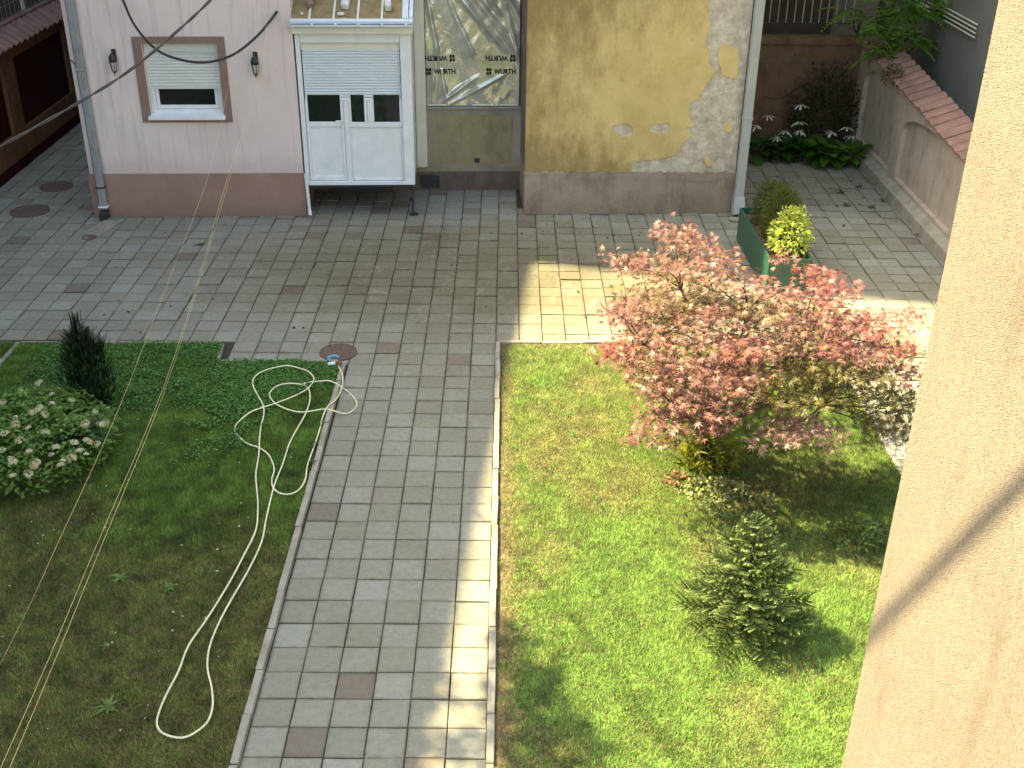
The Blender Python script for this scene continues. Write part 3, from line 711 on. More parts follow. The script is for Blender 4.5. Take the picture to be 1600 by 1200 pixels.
def block(name, x0, x1, y0, y1, z1, mat, label, wins, face='W'):
    e = empty(name, ((x0 + x1) / 2, (y0 + y1) / 2, 0), 0, label, 'building'); cx, cy = (x0 + x1) / 2, (y0 + y1) / 2
    bx('wall', mat, e, x0 - cx, x1 - cx, y0 - cy, y1 - cy, 0, z1); bx('roof', M['greywall'], e, x0 - cx - .02, x1 - cx + .02, y0 - cy - .02, y1 - cy + .02, z1 + .001, z1 + .15)
    for (y, z) in wins:
        xs = (x1 - cx, x1 - cx + .03) if face == 'E' else (x0 - cx - .03, x0 - cx)
        f_ = MB()
        for a, b, c, d in ((y - .6, y - .52, z, z + 1.4), (y + .52, y + .6, z, z + 1.4), (y - .52, y + .52, z, z + .08), (y - .52, y + .52, z + 1.32, z + 1.4)): f_.box(xs[0], xs[1], a - cy, b - cy, c, d)
        fo = f_.build('window', M['white'], e); bx('pane', M['glass'], fo, xs[0] + .008, xs[1] - .012, y - .52 - cy, y + .52 - cy, z + .08, z + 1.32)
    return e
block('grey_building', 7.75, 14, 10, 30, 11, M['greywall'], 'plain grey rendered building behind the right garden wall', [(13, 4.2), (16.5, 4.2)])
for k in range(4):
    o = MB().tube([(7.70, 19.2, 2.62 + k * .07), (7.70, 24, 2.62 + k * .07)], .014, 6).build('wall_pipe', M['cream'])
    tag(o, ['lowest', 'second lowest', 'second highest', 'highest'][k] + ' of four pale pipes along the grey building', 'pipe', 'pipes on the grey building')
block('rear_building', -14, 8.5, 28, 34, 16, M['darkwall'], 'dark building behind the back wall and railing', [])  # unseen extra height added to block the sun behind the houses
# neighbour on the left (outside the picture; its roof edge throws the long shadow over the court)
nb = block('left_neighbour_building', -6, 6, -12, 12, 14.5, M['neigh'], 'long brick red apartment house left of the court', [(y, z) for y in (5.5, 8.5) for z in (4.5, 7.5, 10.5)], 'E')
nb.rotation_euler = (0, 0, -.099); off = Matrix.Rotation(-.099, 3, 'Z') @ Vector((6, 12, 0)); nb.location = Vector((-10.13, 18.66, 0)) - off
tw = empty('tall_apartment_block', (-10.13, 18.53, 0), 0, 'tall apartment block behind the left garden wall', 'building')
MB().plate([[(0, 0), (0, 16), (-12, 16), (-12, 3.17)]], lambda a, b, d: (a, b, 27 - d), 27).build('wall', M['neigh'], tw)
MB().plate([[(.1, -.03), (.1, 16.1), (-12.1, 16.1), (-12.1, 3.17)]], lambda a, b, d: (a, b, 27.2 - d), .199).build('roof', M['greywall'], tw)
for y_ in (3, 6, 9):
    for z_ in (5, 8, 11, 14):
        fo = MB().box(.0, .04, y_ - .6, y_ - .5, z_, z_ + 1.5).box(.0, .04, y_ + .5, y_ + .6, z_, z_ + 1.5).box(.0, .04, y_ - .5, y_ + .5, z_, z_ + .1).box(.0, .04, y_ - .5, y_ + .5, z_ + 1.4, z_ + 1.5).build('window', M['white'], tw)
        bx('pane', M['glass'], fo, .005, .02, y_ - .5, y_ + .5, z_ + .1, z_ + 1.4)

# tan building beside the viewer
tb = empty('tan_building', (.91, -4, 0), 0, 'tan roughcast building corner filling the right edge', 'building')
bx('wall', M['stucco'], tb, 0, 7, 0, 6.192, 0, 12.5); bx('roof', M['greywall'], tb, -.02, 7, 0, 6.2, 12.501, 12.7)

# ------------------------------------------------------------------ leaf and blade makers
def xf_leaves(tmpl, tri, P, N_dir, up_dir, size, cols, jitter=.08):
    """place a flat leaf template (k,3; +y = tip, +z = face normal) at points P, tip along N_dir, face towards up_dir"""
    n = len(P); T = N_dir / np.linalg.norm(N_dir, axis=1, keepdims=True)
    B = np.cross(T, up_dir); B /= np.linalg.norm(B, axis=1, keepdims=True) + 1e-9
    U = np.cross(B, T)
    k = len(tmpl)
    V = P[:, None, :] + size[:, None, None] * (tmpl[None, :, 0, None] * B[:, None, :] + tmpl[None, :, 1, None] * T[:, None, :] + tmpl[None, :, 2, None] * U[:, None, :])
    F = (np.asarray(tri)[None] + (np.arange(n) * k)[:, None, None]).reshape(-1, 3)
    C = np.repeat(cols, k, axis=0)
    return V.reshape(-1, 3), F, C

def star_leaf(lobes=7, spread=125, valley=.22, droop=.22):
    pts = [(0, 0, 0)]; ln = {7: (.52, .80, .96, 1, .96, .80, .52), 5: (.7, .92, 1, .92, .7)}[lobes]
    for i in range(lobes):
        a = math.radians(-spread + 2 * spread * i / (lobes - 1)); r_ = ln[i]
        if i: av = math.radians(-spread + 2 * spread * (i - .5) / (lobes - 1)); pts.append((valley * math.sin(av), valley * math.cos(av), -.02))
        # widest point of the lobe on both sides
        for s_ in (-1, 1) if False else (0,): pts.append((r_ * math.sin(a), r_ * math.cos(a), -droop * r_ * r_))
    tri = [(0, i + 1, i) for i in range(1, len(pts) - 1)]
    return np.array(pts, float), tri
OVATE = (np.array([(0, 0, 0), (-.26, .30, .05), (0, .45, -.02), (.26, .30, .05), (-.17, .72, 0), (.17, .72, 0), (0, 1, -.12)]), [(0, 2, 1), (0, 3, 2), (1, 2, 4), (2, 3, 5), (4, 2, 6), (2, 5, 6)])
LANCE = (np.array([(0, 0, 0), (-.12, .4, .02), (.12, .4, .02), (0, 1, -.1)]), [(0, 2, 1), (1, 2, 3)])
DIAM = (np.array([(0, 0, 0), (-.42, .5, .05), (.42, .5, .05), (0, 1, 0)]), [(0, 2, 1), (1, 2, 3)])

def rdir(n, zmin=-1, zmax=1):
    z = RNG.uniform(zmin, zmax, n); a = RNG.uniform(0, 2 * np.pi, n); r_ = np.sqrt(np.maximum(0, 1 - z * z)); return np.column_stack([r_ * np.cos(a), r_ * np.sin(a), z])
def mixc(a, b, t): t = np.asarray(t)[:, None]; return np.asarray(a) * (1 - t) + np.asarray(b) * t

def clumps(P, length, width, cols, m, k, x0, x1, y0, y1, ok, colr):
    cx, cy = pts_in(m, x0, x1, y0, y1); g_ = ok(cx, cy); cx, cy = cx[g_], cy[g_]; m = len(cx); n_ = m * k
    s_ = np.repeat(RNG.uniform(.015, .05, m), k); p = np.column_stack([np.repeat(cx, k) + RNG.normal(0, 1, n_) * s_, np.repeat(cy, k) + RNG.normal(0, 1, n_) * s_, np.full(n_, .012)])
    c = np.repeat(mixc(*colr, RNG.random(m)), k, axis=0) * RNG.uniform(.7, 1.3, n_)[:, None]
    return np.vstack([P, p]), np.r_[length, np.repeat(RNG.uniform(.05, .10, m), k) * RNG.uniform(.6, 1.1, n_)], np.r_[width, RNG.uniform(.004, .009, n_)], np.vstack([cols, c])

def grass(name, P, length, width, cols, lean=.55):
    n = len(P); a = RNG.uniform(0, 2 * np.pi, n); t = np.column_stack([np.cos(a), np.sin(a), np.zeros(n)]) * (width / 2)[:, None]
    b = RNG.uniform(0, 2 * np.pi, n); l_ = RNG.uniform(.1, lean, n)
    d = np.column_stack([np.cos(b) * l_, np.sin(b) * l_, np.sqrt(np.maximum(.05, 1 - l_ * l_))]) * length[:, None]
    V = np.stack([P - t, P + t, P + d], 1).reshape(-1, 3); F = np.arange(3 * n).reshape(-1, 3)
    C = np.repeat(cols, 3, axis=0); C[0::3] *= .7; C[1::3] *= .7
    return link(name, tri_mesh(name, V, F, C, M['grass']))

# ------------------------------------------------------------------ lawns
def pts_in(n, x0, x1, y0, y1): return RNG.uniform(x0, x1, n), RNG.uniform(y0, y1, n)
# right lawn: lush, drier beside the kerb and in patches, thin under the maple
x, y = pts_in(760000, -.055, 4.11, 5.6, 12.96)
edge = np.clip((x + .04) / .22, 0, 1); top = np.clip((12.96 - y) / .22, 0, 1)
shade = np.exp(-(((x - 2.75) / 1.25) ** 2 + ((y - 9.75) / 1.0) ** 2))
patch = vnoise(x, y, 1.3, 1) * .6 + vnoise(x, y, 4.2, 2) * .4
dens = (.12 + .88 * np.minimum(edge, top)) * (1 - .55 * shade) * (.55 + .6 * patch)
dens *= 1 - .45 * ((vnoise(x, y, 6, 3) > .68) & (x < .5))
k = RNG.random(len(x)) < dens
x, y, patch, shade, edge = x[k], y[k], patch[k], shade[k], edge[k]
dry = np.clip(np.exp(-(((x - .75) / .95) ** 2 + ((y - 10.8) / 1.6) ** 2)) * 1.0 + .6 * (1 - edge) + (vnoise(x, y, 2.1, 4) - .5) * 1.1, 0, 1)
lush = np.clip(np.exp(-(((x - 1.55) / .22) ** 2 + ((y - 10.3) / .3) ** 2)) + .8 * np.exp(-(((x - .5) / .35) ** 2 + ((y - 12.3) / .5) ** 2)), 0, 1)
n = len(x); c = mixc((.205, .375, .07), (.31, .50, .125), RNG.random(n)); c = c * (1 - (dry * .62 * (1 - lush))[:, None]) + np.array((.44, .37, .17)) * (dry * .62 * (1 - lush))[:, None]
straw = RNG.random(n) < .10 + .22 * dry; c[straw] = mixc((.42, .35, .16), (.28, .22, .10), RNG.random(straw.sum()))
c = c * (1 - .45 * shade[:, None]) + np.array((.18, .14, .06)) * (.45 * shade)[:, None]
c *= (RNG.uniform(.5, 1.45, n) * (.72 + .56 * vnoise(x, y, 9, 40)) * (.8 + .4 * vnoise(x, y, 22, 41)))[:, None]
ln = RNG.uniform(.028, .055, n) * (1 + .7 * lush) * (1 - .35 * dry)
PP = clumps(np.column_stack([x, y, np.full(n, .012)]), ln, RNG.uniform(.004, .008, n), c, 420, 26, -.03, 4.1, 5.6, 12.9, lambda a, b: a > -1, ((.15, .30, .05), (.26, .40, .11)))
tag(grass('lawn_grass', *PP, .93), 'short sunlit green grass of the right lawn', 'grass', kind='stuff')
# left lawn: green towards the house, brown and thin near the viewer
x, y = pts_in(860000, -6.6, -1.98, 5.6, 12.85)
ok = ~((x > -3.52) & (y > 12.35)) & (x > -.52 * y - .9)
x, y = x[ok], y[ok]
green = np.clip((y - 8.7) / 1.6 + (vnoise(x, y, .9, 6) - .5) * 1.3 + (vnoise(x, y, 3.3, 7) - .5) * .6, 0, 1)
k = RNG.random(len(x)) < .55 + .40 * green
x, y, green = x[k], y[k], green[k]; n = len(x)
gr = mixc((.15, .28, .04), (.26, .42, .075), RNG.random(n)); br = mixc((.195, .165, .05), (.31, .26, .095), RNG.random(n))
isg = RNG.random(n) < .42 + .52 * green; c = np.where(isg[:, None], gr, br) * (RNG.uniform(.5, 1.45, n) * (.5 + 1.0 * vnoise(x, y, 7, 42)) * (.75 + .5 * vnoise(x, y, 19, 43)))[:, None]
ln = RNG.uniform(.03, .055, n) * (.85 + .3 * green)
PP = clumps(np.column_stack([x, y, np.full(n, .012)]), ln, RNG.uniform(.0035, .007, n), c, 520, 26, -6, -2.0, 5.6, 12.3, lambda a, b: a > -.52 * b - .9, ((.08, .16, .025), (.17, .25, .06)))
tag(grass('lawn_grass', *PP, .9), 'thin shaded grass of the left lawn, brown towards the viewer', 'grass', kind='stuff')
# clover along the top of the left lawn
x, y = pts_in(90000, -6.05, -2.0, 9.6, 12.84)
ok = ~((x > -3.52) & (y > 12.35)); x, y = x[ok], y[ok]
cl = np.clip((y - 10.3) / 2.6, 0, 1) * np.clip(1.15 - np.abs(x + 3.1) / 3.2, 0, 1) * 1.1 + (vnoise(x, y, 1.3, 9) - .5) * 1.0 * np.clip((y - 9.6) / 1.4, 0, 1) + (vnoise(x, y, 5.0, 10) - .5) * .8; cl *= np.clip((y - 9.6) / 1.0, 0, 1)
k = RNG.random(len(x)) < np.clip(cl, 0, 1); x, y = x[k], y[k]; n = len(x)
P = np.column_stack([x, y, RNG.uniform(.03, .05, n) + .05 * vnoise(x, y, 3.5, 12)]); d = rdir(n, -.25, .25); u_ = rdir(n, .6, 1)
c = mixc((.055, .155, .03), (.105, .235, .05), RNG.random(n)) * RNG.uniform(.7, 1.3, n)[:, None]
V, F, C = xf_leaves(DIAM[0], DIAM[1], P, d, u_, RNG.uniform(.012, .026, n) * (1 + .7 * vnoise(x, y, 2.2, 13)), c)
tag(link('clover', tri_mesh('clover', V, F, C, M['leaf'])), 'dark green clover along the top of the left lawn', 'ground cover', kind='stuff')

# weeds: rosettes of long leaves
def rosette(name, loc, n, size, col, label, cat, group=None, flat=.5, tm=LANCE, mat=None):
    e = empty(name, loc, random.uniform(0, 6), label, cat, group)
    a = np.linspace(0, 2 * np.pi, n, endpoint=False) + RNG.normal(0, .25, n); zz = RNG.uniform(.15, flat, n)
    d = np.column_stack([np.cos(a), np.sin(a), zz]); u_ = np.tile((0, 0, 1.), (n, 1)) + RNG.normal(0, .1, (n, 3))
    c = np.array(col) * RNG.uniform(.75, 1.3, n)[:, None]; sz = size * RNG.uniform(.65, 1.15, n)
    for i in range(n):
        V, F, C = xf_leaves(tm[0] * np.array((1, 1, 2.0)), tm[1], np.zeros((1, 3)), d[i:i + 1], u_[i:i + 1], sz[i:i + 1], c[i:i + 1])
        link('leaf', tri_mesh('leaf', V, F, C, mat or M['leaf']), None, e)
    return e
G = (.085, .145, .035)
for loc, n, s_, lab in (((-3.41, 8.16, .02), 12, .17, 'spreading weed rosette in the middle of the brown left lawn'), ((-3.03, 6.56, .02), 13, .17, 'spreading weed rosette nearest the viewer on the left lawn'),
                        ((-2.95, 8.02, .02), 10, .15, 'flat weed right of the biggest rosette on the left lawn'), ((-3.75, 9.0, .02), 9, .13, 'faint weed below the flower bush on the left lawn'), ((-3.25, 7.25, .02), 9, .12, 'pale weed between two bigger rosettes on the left lawn'),
                        ((.82, 7.98, .02), 9, .13, 'dark weed in the sunny lawn between kerb and young spruce'), ((.20, 8.44, .02), 10, .13, 'weed tuft beside the kerb where the cable shadow crosses'), ((.12, 10.46, .02), 9, .12, 'weed tuft beside the kerb opposite the maple'),
                        ((.72, 11.15, .02), 9, .11, 'dark weed in the dry patch left of the maple'), ((.14, 7.55, .02), 9, .12, 'weed tuft beside the kerb above the dappled shade'), ((.16, 9.5, .02), 8, .11, 'small weed beside the kerb, halfway along the sunny lawn')):
    rosette('weed', loc, n + 4, s_ * .66, (.13, .20, .05), lab, 'weed', 'weeds in the lawns')
for loc, lab in (((5.84, 19.01, .0), 'weed tuft in the paving joints, left of the pair below the white flowers'), ((6.23, 19.33, 0), 'weed tuft in the paving joints nearest the white flowers'), ((5.76, 18.35, 0), 'weed tuft in the patio paving midway to the planter'),
                 ((6.14, 18.26, 0), 'weed tuft in the patio joint near the right wall'), ((6.44, 18.6, 0), 'brown dry weed at the foot of the right wall'), ((6.5, 17.0, 0), 'small weed at the foot of the right wall skirting'), ((5.45, 17.35, 0), 'small weed in the patio right of the planter shrubs')):
    rosette('weed', loc, 9, .12 if 'small' not in lab else .08, (.05, .075, .02) if 'brown' not in lab else (.12, .08, .05), lab, 'weed', 'weeds in the patio', 1.4)
rosette('weed', (-1.99, 10.05, .05), 8, .08, (.10, .14, .04), 'little weed growing out of the left path kerb', 'weed', None, 1.2)

# scattered dead leaves on the paving
n = 170; x = np.r_[RNG.uniform(-1.5, 3.6, 70), RNG.uniform(-6, 5.5, 60), RNG.uniform(3.9, 6.5, 40)]; y = np.r_[RNG.uniform(16.7, 17.9, 70), RNG.uniform(13.2, 17.3, 60), RNG.uniform(16, 20.5, 40)]
ok = np.array([not in_house(a, b) for a, b in zip(x, y)]); x, y = x[ok], y[ok]; n = len(x)
V, F, C = xf_leaves(DIAM[0] * np.array((.8, 1, 3)), DIAM[1], np.column_stack([x, y, np.full(n, .012)]), rdir(n, -.05, .1), rdir(n, .8, 1), RNG.uniform(.025, .065, n), mixc((.03, .022, .015), (.09, .065, .04), RNG.random(n)))
tag(link('fallen_leaves', tri_mesh('fallen_leaves', V, F, C, M['leaf'])), 'small dark dead leaves scattered over the paving', 'leaf litter', kind='stuff')

n = 60; x = RNG.uniform(-4.6, -2.1, n); y = RNG.uniform(6, 10.5, n)
V, F, C = xf_leaves(DIAM[0] * np.array((1, 1, 3)), DIAM[1], np.column_stack([x, y, RNG.uniform(.04, .06, n)]), rdir(n, -.1, .2), rdir(n, .6, 1), RNG.uniform(.012, .03, n), mixc((.45, .40, .28), (.7, .68, .6), RNG.random(n)))
tag(link('fallen_petals', tri_mesh('fallen_petals', V, F, C, M['petal'])), 'pale petals scattered over the left lawn', 'petals', kind='stuff')

# ------------------------------------------------------------------ Japanese maple
MBASE = np.array((2.14, 10.36, 0.0))
mp = empty('maple_tree', MBASE, 0, 'pink and bronze leaved Japanese maple on the sunny lawn', 'tree')
PADS = [(1.66,10.45,2.49),(1.77,10.19,2.49),(2.0,9.87,2.45),(1.42,10.03,2.33),(1.21,10.14,2.26),(1.05,10.46,2.21),(1.81,9.77,2.37),(2.18,9.6,2.35),(2.49,9.48,2.29),(2.82,9.47,2.25),(3.02,9.57,2.28),(2.88,9.68,2.37),(2.58,9.8,2.46),(1.11,9.65,1.96),(.95,9.86,1.96),(1.53,9.56,2.15),(1.31,9.41,1.88),(1.08,9.45,1.71),(.92,9.54,1.61),(1.73,9.36,2.07),(1.98,9.34,2.13),(2.28,9.33,2.16),(2.57,9.26,2.1),(2.91,9.32,2.1),(3.21,9.34,2.03),(3.52,9.5,2.02),(3.87,9.73,1.95),(1.31,9.27,1.67),(1.56,9.2,1.79),(1.85,9.17,1.9),(2.1,9.11,1.89),(2.35,9.11,1.93),(2.61,9.14,1.97),(2.9,9.15,1.92),(3.2,9.19,1.85),(3.5,9.31,1.82),(1.38,9.16,1.53),(1.63,9.08,1.6),(1.85,9.04,1.68),(2.04,8.97,1.62),(2.22,9.01,1.75),(2.46,8.99,1.73),(2.74,9.02,1.77),(3.01,9.05,1.73),(3.29,9.11,1.66),(3.63,9.25,1.59),(1.53,9.06,1.42),(1.77,8.98,1.46),(1.95,8.92,1.37),(2.53,8.91,1.53),(2.79,8.94,1.56),(3.09,8.99,1.52),(3.39,9.07,1.43),(3.65,9.18,1.37),(3.82,9.27,1.19),(3.41,9.05,1.24),(3.6,9.14,1.06),(1.43,9.07,1.21),(1.62,8.99,1.21),(1.41,9.09,1.02),(1.22,9.21,.89),(1.83,8.93,1.24),(2.71,8.86,1.21),(2.56,8.85,1.22),(2.87,8.89,1.15),(2.29,8.86,1.11)]
SPARSE = {5, 12, 14, 18, 26, 60, 65}; OLIVE = {41, 42, 43, 49, 50, 51, 52, 53, 54, 55, 56, 44}; RED = {9, 10, 11, 17, 24, 25, 26, 18, 35, 33, 30}; PALE = {62, 63, 64, 65}  # PALE leaves are coloured warmer and lighter, standing in for sunlight on them
pads = []
for i, p in enumerate(PADS):
    pads.append((np.array(p), (.20 if p[0] > 1.3 else .14) if i not in SPARSE else .11, 30 if i not in SPARSE else 8, 'o' if i in OLIVE else 'r' if i in RED else 'p' if i in PALE else 'n'))
CEN = np.array((2.45, 10.5, 1.15)); RAD = np.array((2.0, 1.55, 1.35))
for _ in range(150):                                    # pads inside and at the back of the crown
    d = rdir(1, -.05, 1)[0]; s_ = RNG.uniform(.45, .92)
    if d[1] < -.35 and s_ > .7: s_ *= .75
    pc_ = CEN + RAD * d * s_
    if pc_[2] + .42 * (pc_[1] - 9.5) > np.interp(pc_[0], (.9, 1.5, 1.8, 2.1, 2.5, 3.0, 3.5, 4.2), (2.45, 2.8, 2.75, 2.45, 2.15, 2.1, 1.9, 1.8)): continue
    if pc_[0] < 1.3: continue
    pads.append((pc_, .26, 24, 'n' if RNG.random() < .7 else 'o'))
# stems
stems = []
tips = [(1.35, 9.85, 1.55), (1.75, 10.4, 1.9), (2.35, 10.0, 1.85), (2.85, 9.7, 1.6), (3.2, 10.2, 1.4), (2.2, 11.1, 1.6), (2.9, 10.9, 1.6), (1.6, 9.5, 1.1), (3.0, 9.4, 1.15)]
tk = MB()
for i, tp in enumerate(tips):
    tp = np.array(tp); a = np.array((2.14, 10.36, 0)) + np.array((.05 * math.cos(i * 2.4), .05 * math.sin(i * 2.4), 0))
    m1 = a + (tp - a) * np.array((.22, .22, .42)) + RNG.normal(0, .04, 3); m2 = a + (tp - a) * np.array((.6, .6, .78)) + RNG.normal(0, .05, 3)
    sp = smooth_path([a, m1, m2, tp], 5); stems.append(np.array(sp))
    tk.tube([p - MBASE for p in sp], [.032 - .022 * j / (len(sp) - 1) for j in range(len(sp))], 7)
tk.build('trunk', M['bark'], mp, True)
allst = np.vstack([s_[5:] for s_ in stems])
br_ = MB()
for c_, r_, n_, kd in pads:
    d2 = np.linalg.norm(allst - c_, axis=1) + .5 * np.maximum(0, allst[:, 2] - c_[2]); s0 = allst[d2.argmin()]
    md = (s0 + c_) / 2 + RNG.normal(0, .05, 3) + np.array((0, 0, .03)); e_ = c_ - np.array((0, 0, .03))
    br_.tube([p - MBASE for p in smooth_path([s0, md, e_], 3)], [.011, .010, .009, .007, .006, .005, .003], 5)
    for _ in range(4):
        a = RNG.uniform(0, 6.28); br_.tube([e_ - MBASE, e_ - MBASE + np.array((math.cos(a) * r_ * .8, math.sin(a) * r_ * .8, RNG.uniform(-.02, .05)))], [.004, .0015], 4)
br_.build('branches', M['bark'], mp)
SL, ST = star_leaf(7); SL5, ST5 = star_leaf(5, 105, .25, .25)
P = []; Cc = []; big = []
for c_, r_, n_, kd in pads:
    n_ = int(n_ * 3.9); a = RNG.uniform(0, 6.28, n_); rr = r_ * np.sqrt(RNG.random(n_)) * 1.25
    P.append(c_ + np.column_stack([rr * np.cos(a), rr * np.sin(a), RNG.normal(0, .042, n_) - .25 * rr * rr]))
    base = {'n': ((.15, .065, .052), (.275, .135, .115)), 'o': ((.085, .080, .020), (.155, .125, .04)), 'r': ((.24, .07, .06), (.30, .125, .105)), 'p': ((.27, .15, .115), (.34, .21, .165))}[kd]
    if kd == 'n' and RNG.random() < .18: base = ((.13, .09, .045), (.19, .135, .07))
    tp_ = RNG.random(); cc = mixc(*base, np.clip(tp_ + RNG.normal(0, .22, n_), 0, 1))
    Cc.append(cc * RNG.uniform(.8, 1.2, n_)[:, None])
P = np.vstack(P); Cc = np.vstack(Cc); n = len(P)
out = P - CEN; out[:, 2] *= .2; out /= np.linalg.norm(out, axis=1, keepdims=True) + 1e-6
tipd = out * .7 + RNG.normal(0, .55, (n, 3)); tipd[:, 2] -= .25
upd = np.tile((-.2, -.15, 1.), (n, 1)) + RNG.normal(0, .28, (n, 3)); size = RNG.uniform(.032, .072, n)
view = np.array((0, 0, CAM_H)) - P; vis = (P @ np.array((0, -.5, 1.)))
order = np.argsort(-(out[:, 1] * -1 + P[:, 2] * .3 + RNG.random(n) * .6)); single = np.zeros(n, bool); single[order[:290]] = True
V, F, C = xf_leaves(SL, ST, P[~single] - MBASE, tipd[~single], upd[~single], size[~single], Cc[~single])
tag(link('crown', tri_mesh('crown', V, F, C, M['maple']), None, mp), kind='stuff')
for i in np.where(single)[0]:
    V, F, C = xf_leaves(SL, ST, np.zeros((1, 3)), tipd[i:i + 1], upd[i:i + 1], size[i:i + 1], Cc[i:i + 1])
    o = link('leaf', tri_mesh('leaf', V, F, C, M['maple']), None, mp); o.location = P[i] - MBASE

# plants at the foot of the maple
def leafy(name, loc, rad, h, n, tm, size, ca, cb, label, cat, mat='leaf', stems=6, shell=.5, group=None, upb=.6, solo=0, flat=0.0):
    e = empty(name, loc, 0, label, cat, group)
    st = MB()
    for k_ in range(stems):
        a = RNG.uniform(0, 6.28); r_ = RNG.uniform(.2, .75)
        st.tube(smooth_path([(.02 * math.cos(a), .02 * math.sin(a), 0), (rad[0] * r_ * .5 * math.cos(a), rad[1] * r_ * .5 * math.sin(a), h * .45), (rad[0] * r_ * math.cos(a), rad[1] * r_ * math.sin(a), h * .85)], 3), [.008, .007, .006, .005, .004, .003, .002], 5)
    if stems: st.build('stem', M['bark'], e)
    d = rdir(n, -.35, 1); s_ = RNG.uniform(shell, 1, n) ** .6
    p = d * s_[:, None] * np.array((rad[0], rad[1], h / 1.35)) + np.array((0, 0, h * .26))
    p *= (1 + .16 * (vnoise(d[:, 0] * 3 + 5, d[:, 1] * 3 + d[:, 2] * 2, 1.0, 21) - .5))[:, None]
    p[:, 2] = np.maximum(p[:, 2], .02)
    td = d + RNG.normal(0, .6, (n, 3)); ud = np.tile((0, 0, upb), (n, 1)) + d + RNG.normal(0, .35, (n, 3))
    c = mixc(ca, cb, RNG.random(n)) * RNG.uniform(.75, 1.25, n)[:, None]; sz = size * RNG.uniform(.65, 1.2, n)
    so = np.zeros(n, bool)
    if solo: so[np.argsort(-(p[:, 2] - p[:, 1] * .5 + RNG.random(n) * .3))[:solo]] = True
    V, F, C = xf_leaves(tm[0], tm[1], p[~so], td[~so], ud[~so], sz[~so], c[~so])
    tag(link('foliage', tri_mesh('foliage', V, F, C, M[mat]), None, e), kind='stuff')
    for i in np.where(so)[0]:
        V, F, C = xf_leaves(tm[0], tm[1], np.zeros((1, 3)), td[i:i + 1], ud[i:i + 1], sz[i:i + 1], c[i:i + 1])
        link('leaf', tri_mesh('leaf', V, F, C, M[mat]), None, e).location = p[i]
    return e
leafy('low_shrub', (2.17, 10.12, 0), (.33, .22), .42, 190, (SL5, ST5), .11, (.14, .15, .012), (.22, .22, .02), 'olive yellow leafy shrub at the foot of the maple', 'shrub', solo=60)
leafy('ground_cover_plant', (2.12, 9.62, 0), (.34, .20), .14, 330, OVATE, .055, (.22, .26, .10), (.36, .38, .20), 'pale variegated ground plant in front of the maple trunk', 'plant', stems=0)
leafy('ground_cover_plant', (2.35, 9.35, 0), (.42, .22), .12, 300, OVATE, .05, (.10, .14, .05), (.22, .24, .11), 'shaded low plant between maple and young spruce', 'plant', stems=0)
leafy('ground_cover_plant', (1.78, 9.78, 0), (.14, .10), .12, 110, OVATE, .05, (.25, .12, .06), (.32, .2, .10), 'small reddish plant left of the pale ground plant', 'plant', stems=0)
leafy('dark_shrub', (3.35, 8.75, 0), (.30, .22), .25, 260, OVATE, .055, (.05, .09, .02), (.12, .16, .05), 'low dark shrub in the maple shadow beside the tan wall', 'shrub', stems=3)

# ------------------------------------------------------------------ conifers
def needle_shoot(p0, d, L, n, nl, base, tip, rgen, w=.0035):
    """needles round a twig: arrays of verts, tris, colours"""
    d = d / np.linalg.norm(d); a = np.cross(d, (0.3, .2, 1.)); a /= np.linalg.norm(a); b = np.cross(d, a)
    t = np.linspace(.02, 1, n); ph = np.arange(n) * 2.399 + rgen.uniform(0, 6.28)
    rad = np.cos(ph)[:, None] * a + np.sin(ph)[:, None] * b
    root = p0 + t[:, None] * L * d; nd = rad * .85 + d * .62; tipp = root + nd * nl * (1.08 - .45 * t ** 3)[:, None]
    sd_ = np.cross(nd, d); sd_ /= np.linalg.norm(sd_, axis=1, keepdims=True) + 1e-9
    V = np.stack([root - sd_ * w, root + sd_ * w, tipp], 1).reshape(-1, 3)
    c = mixc(base, tip, np.clip(t * rgen.uniform(.6, 1.1), 0, 1)); C = np.repeat(c, 3, axis=0); C[0::3] *= .6; C[1::3] *= .6
    return V, C
def join_shoots(L): V = np.vstack([a for a, b in L]); C = np.vstack([b for a, b in L]); return V, np.arange(len(V)).reshape(-1, 3), C

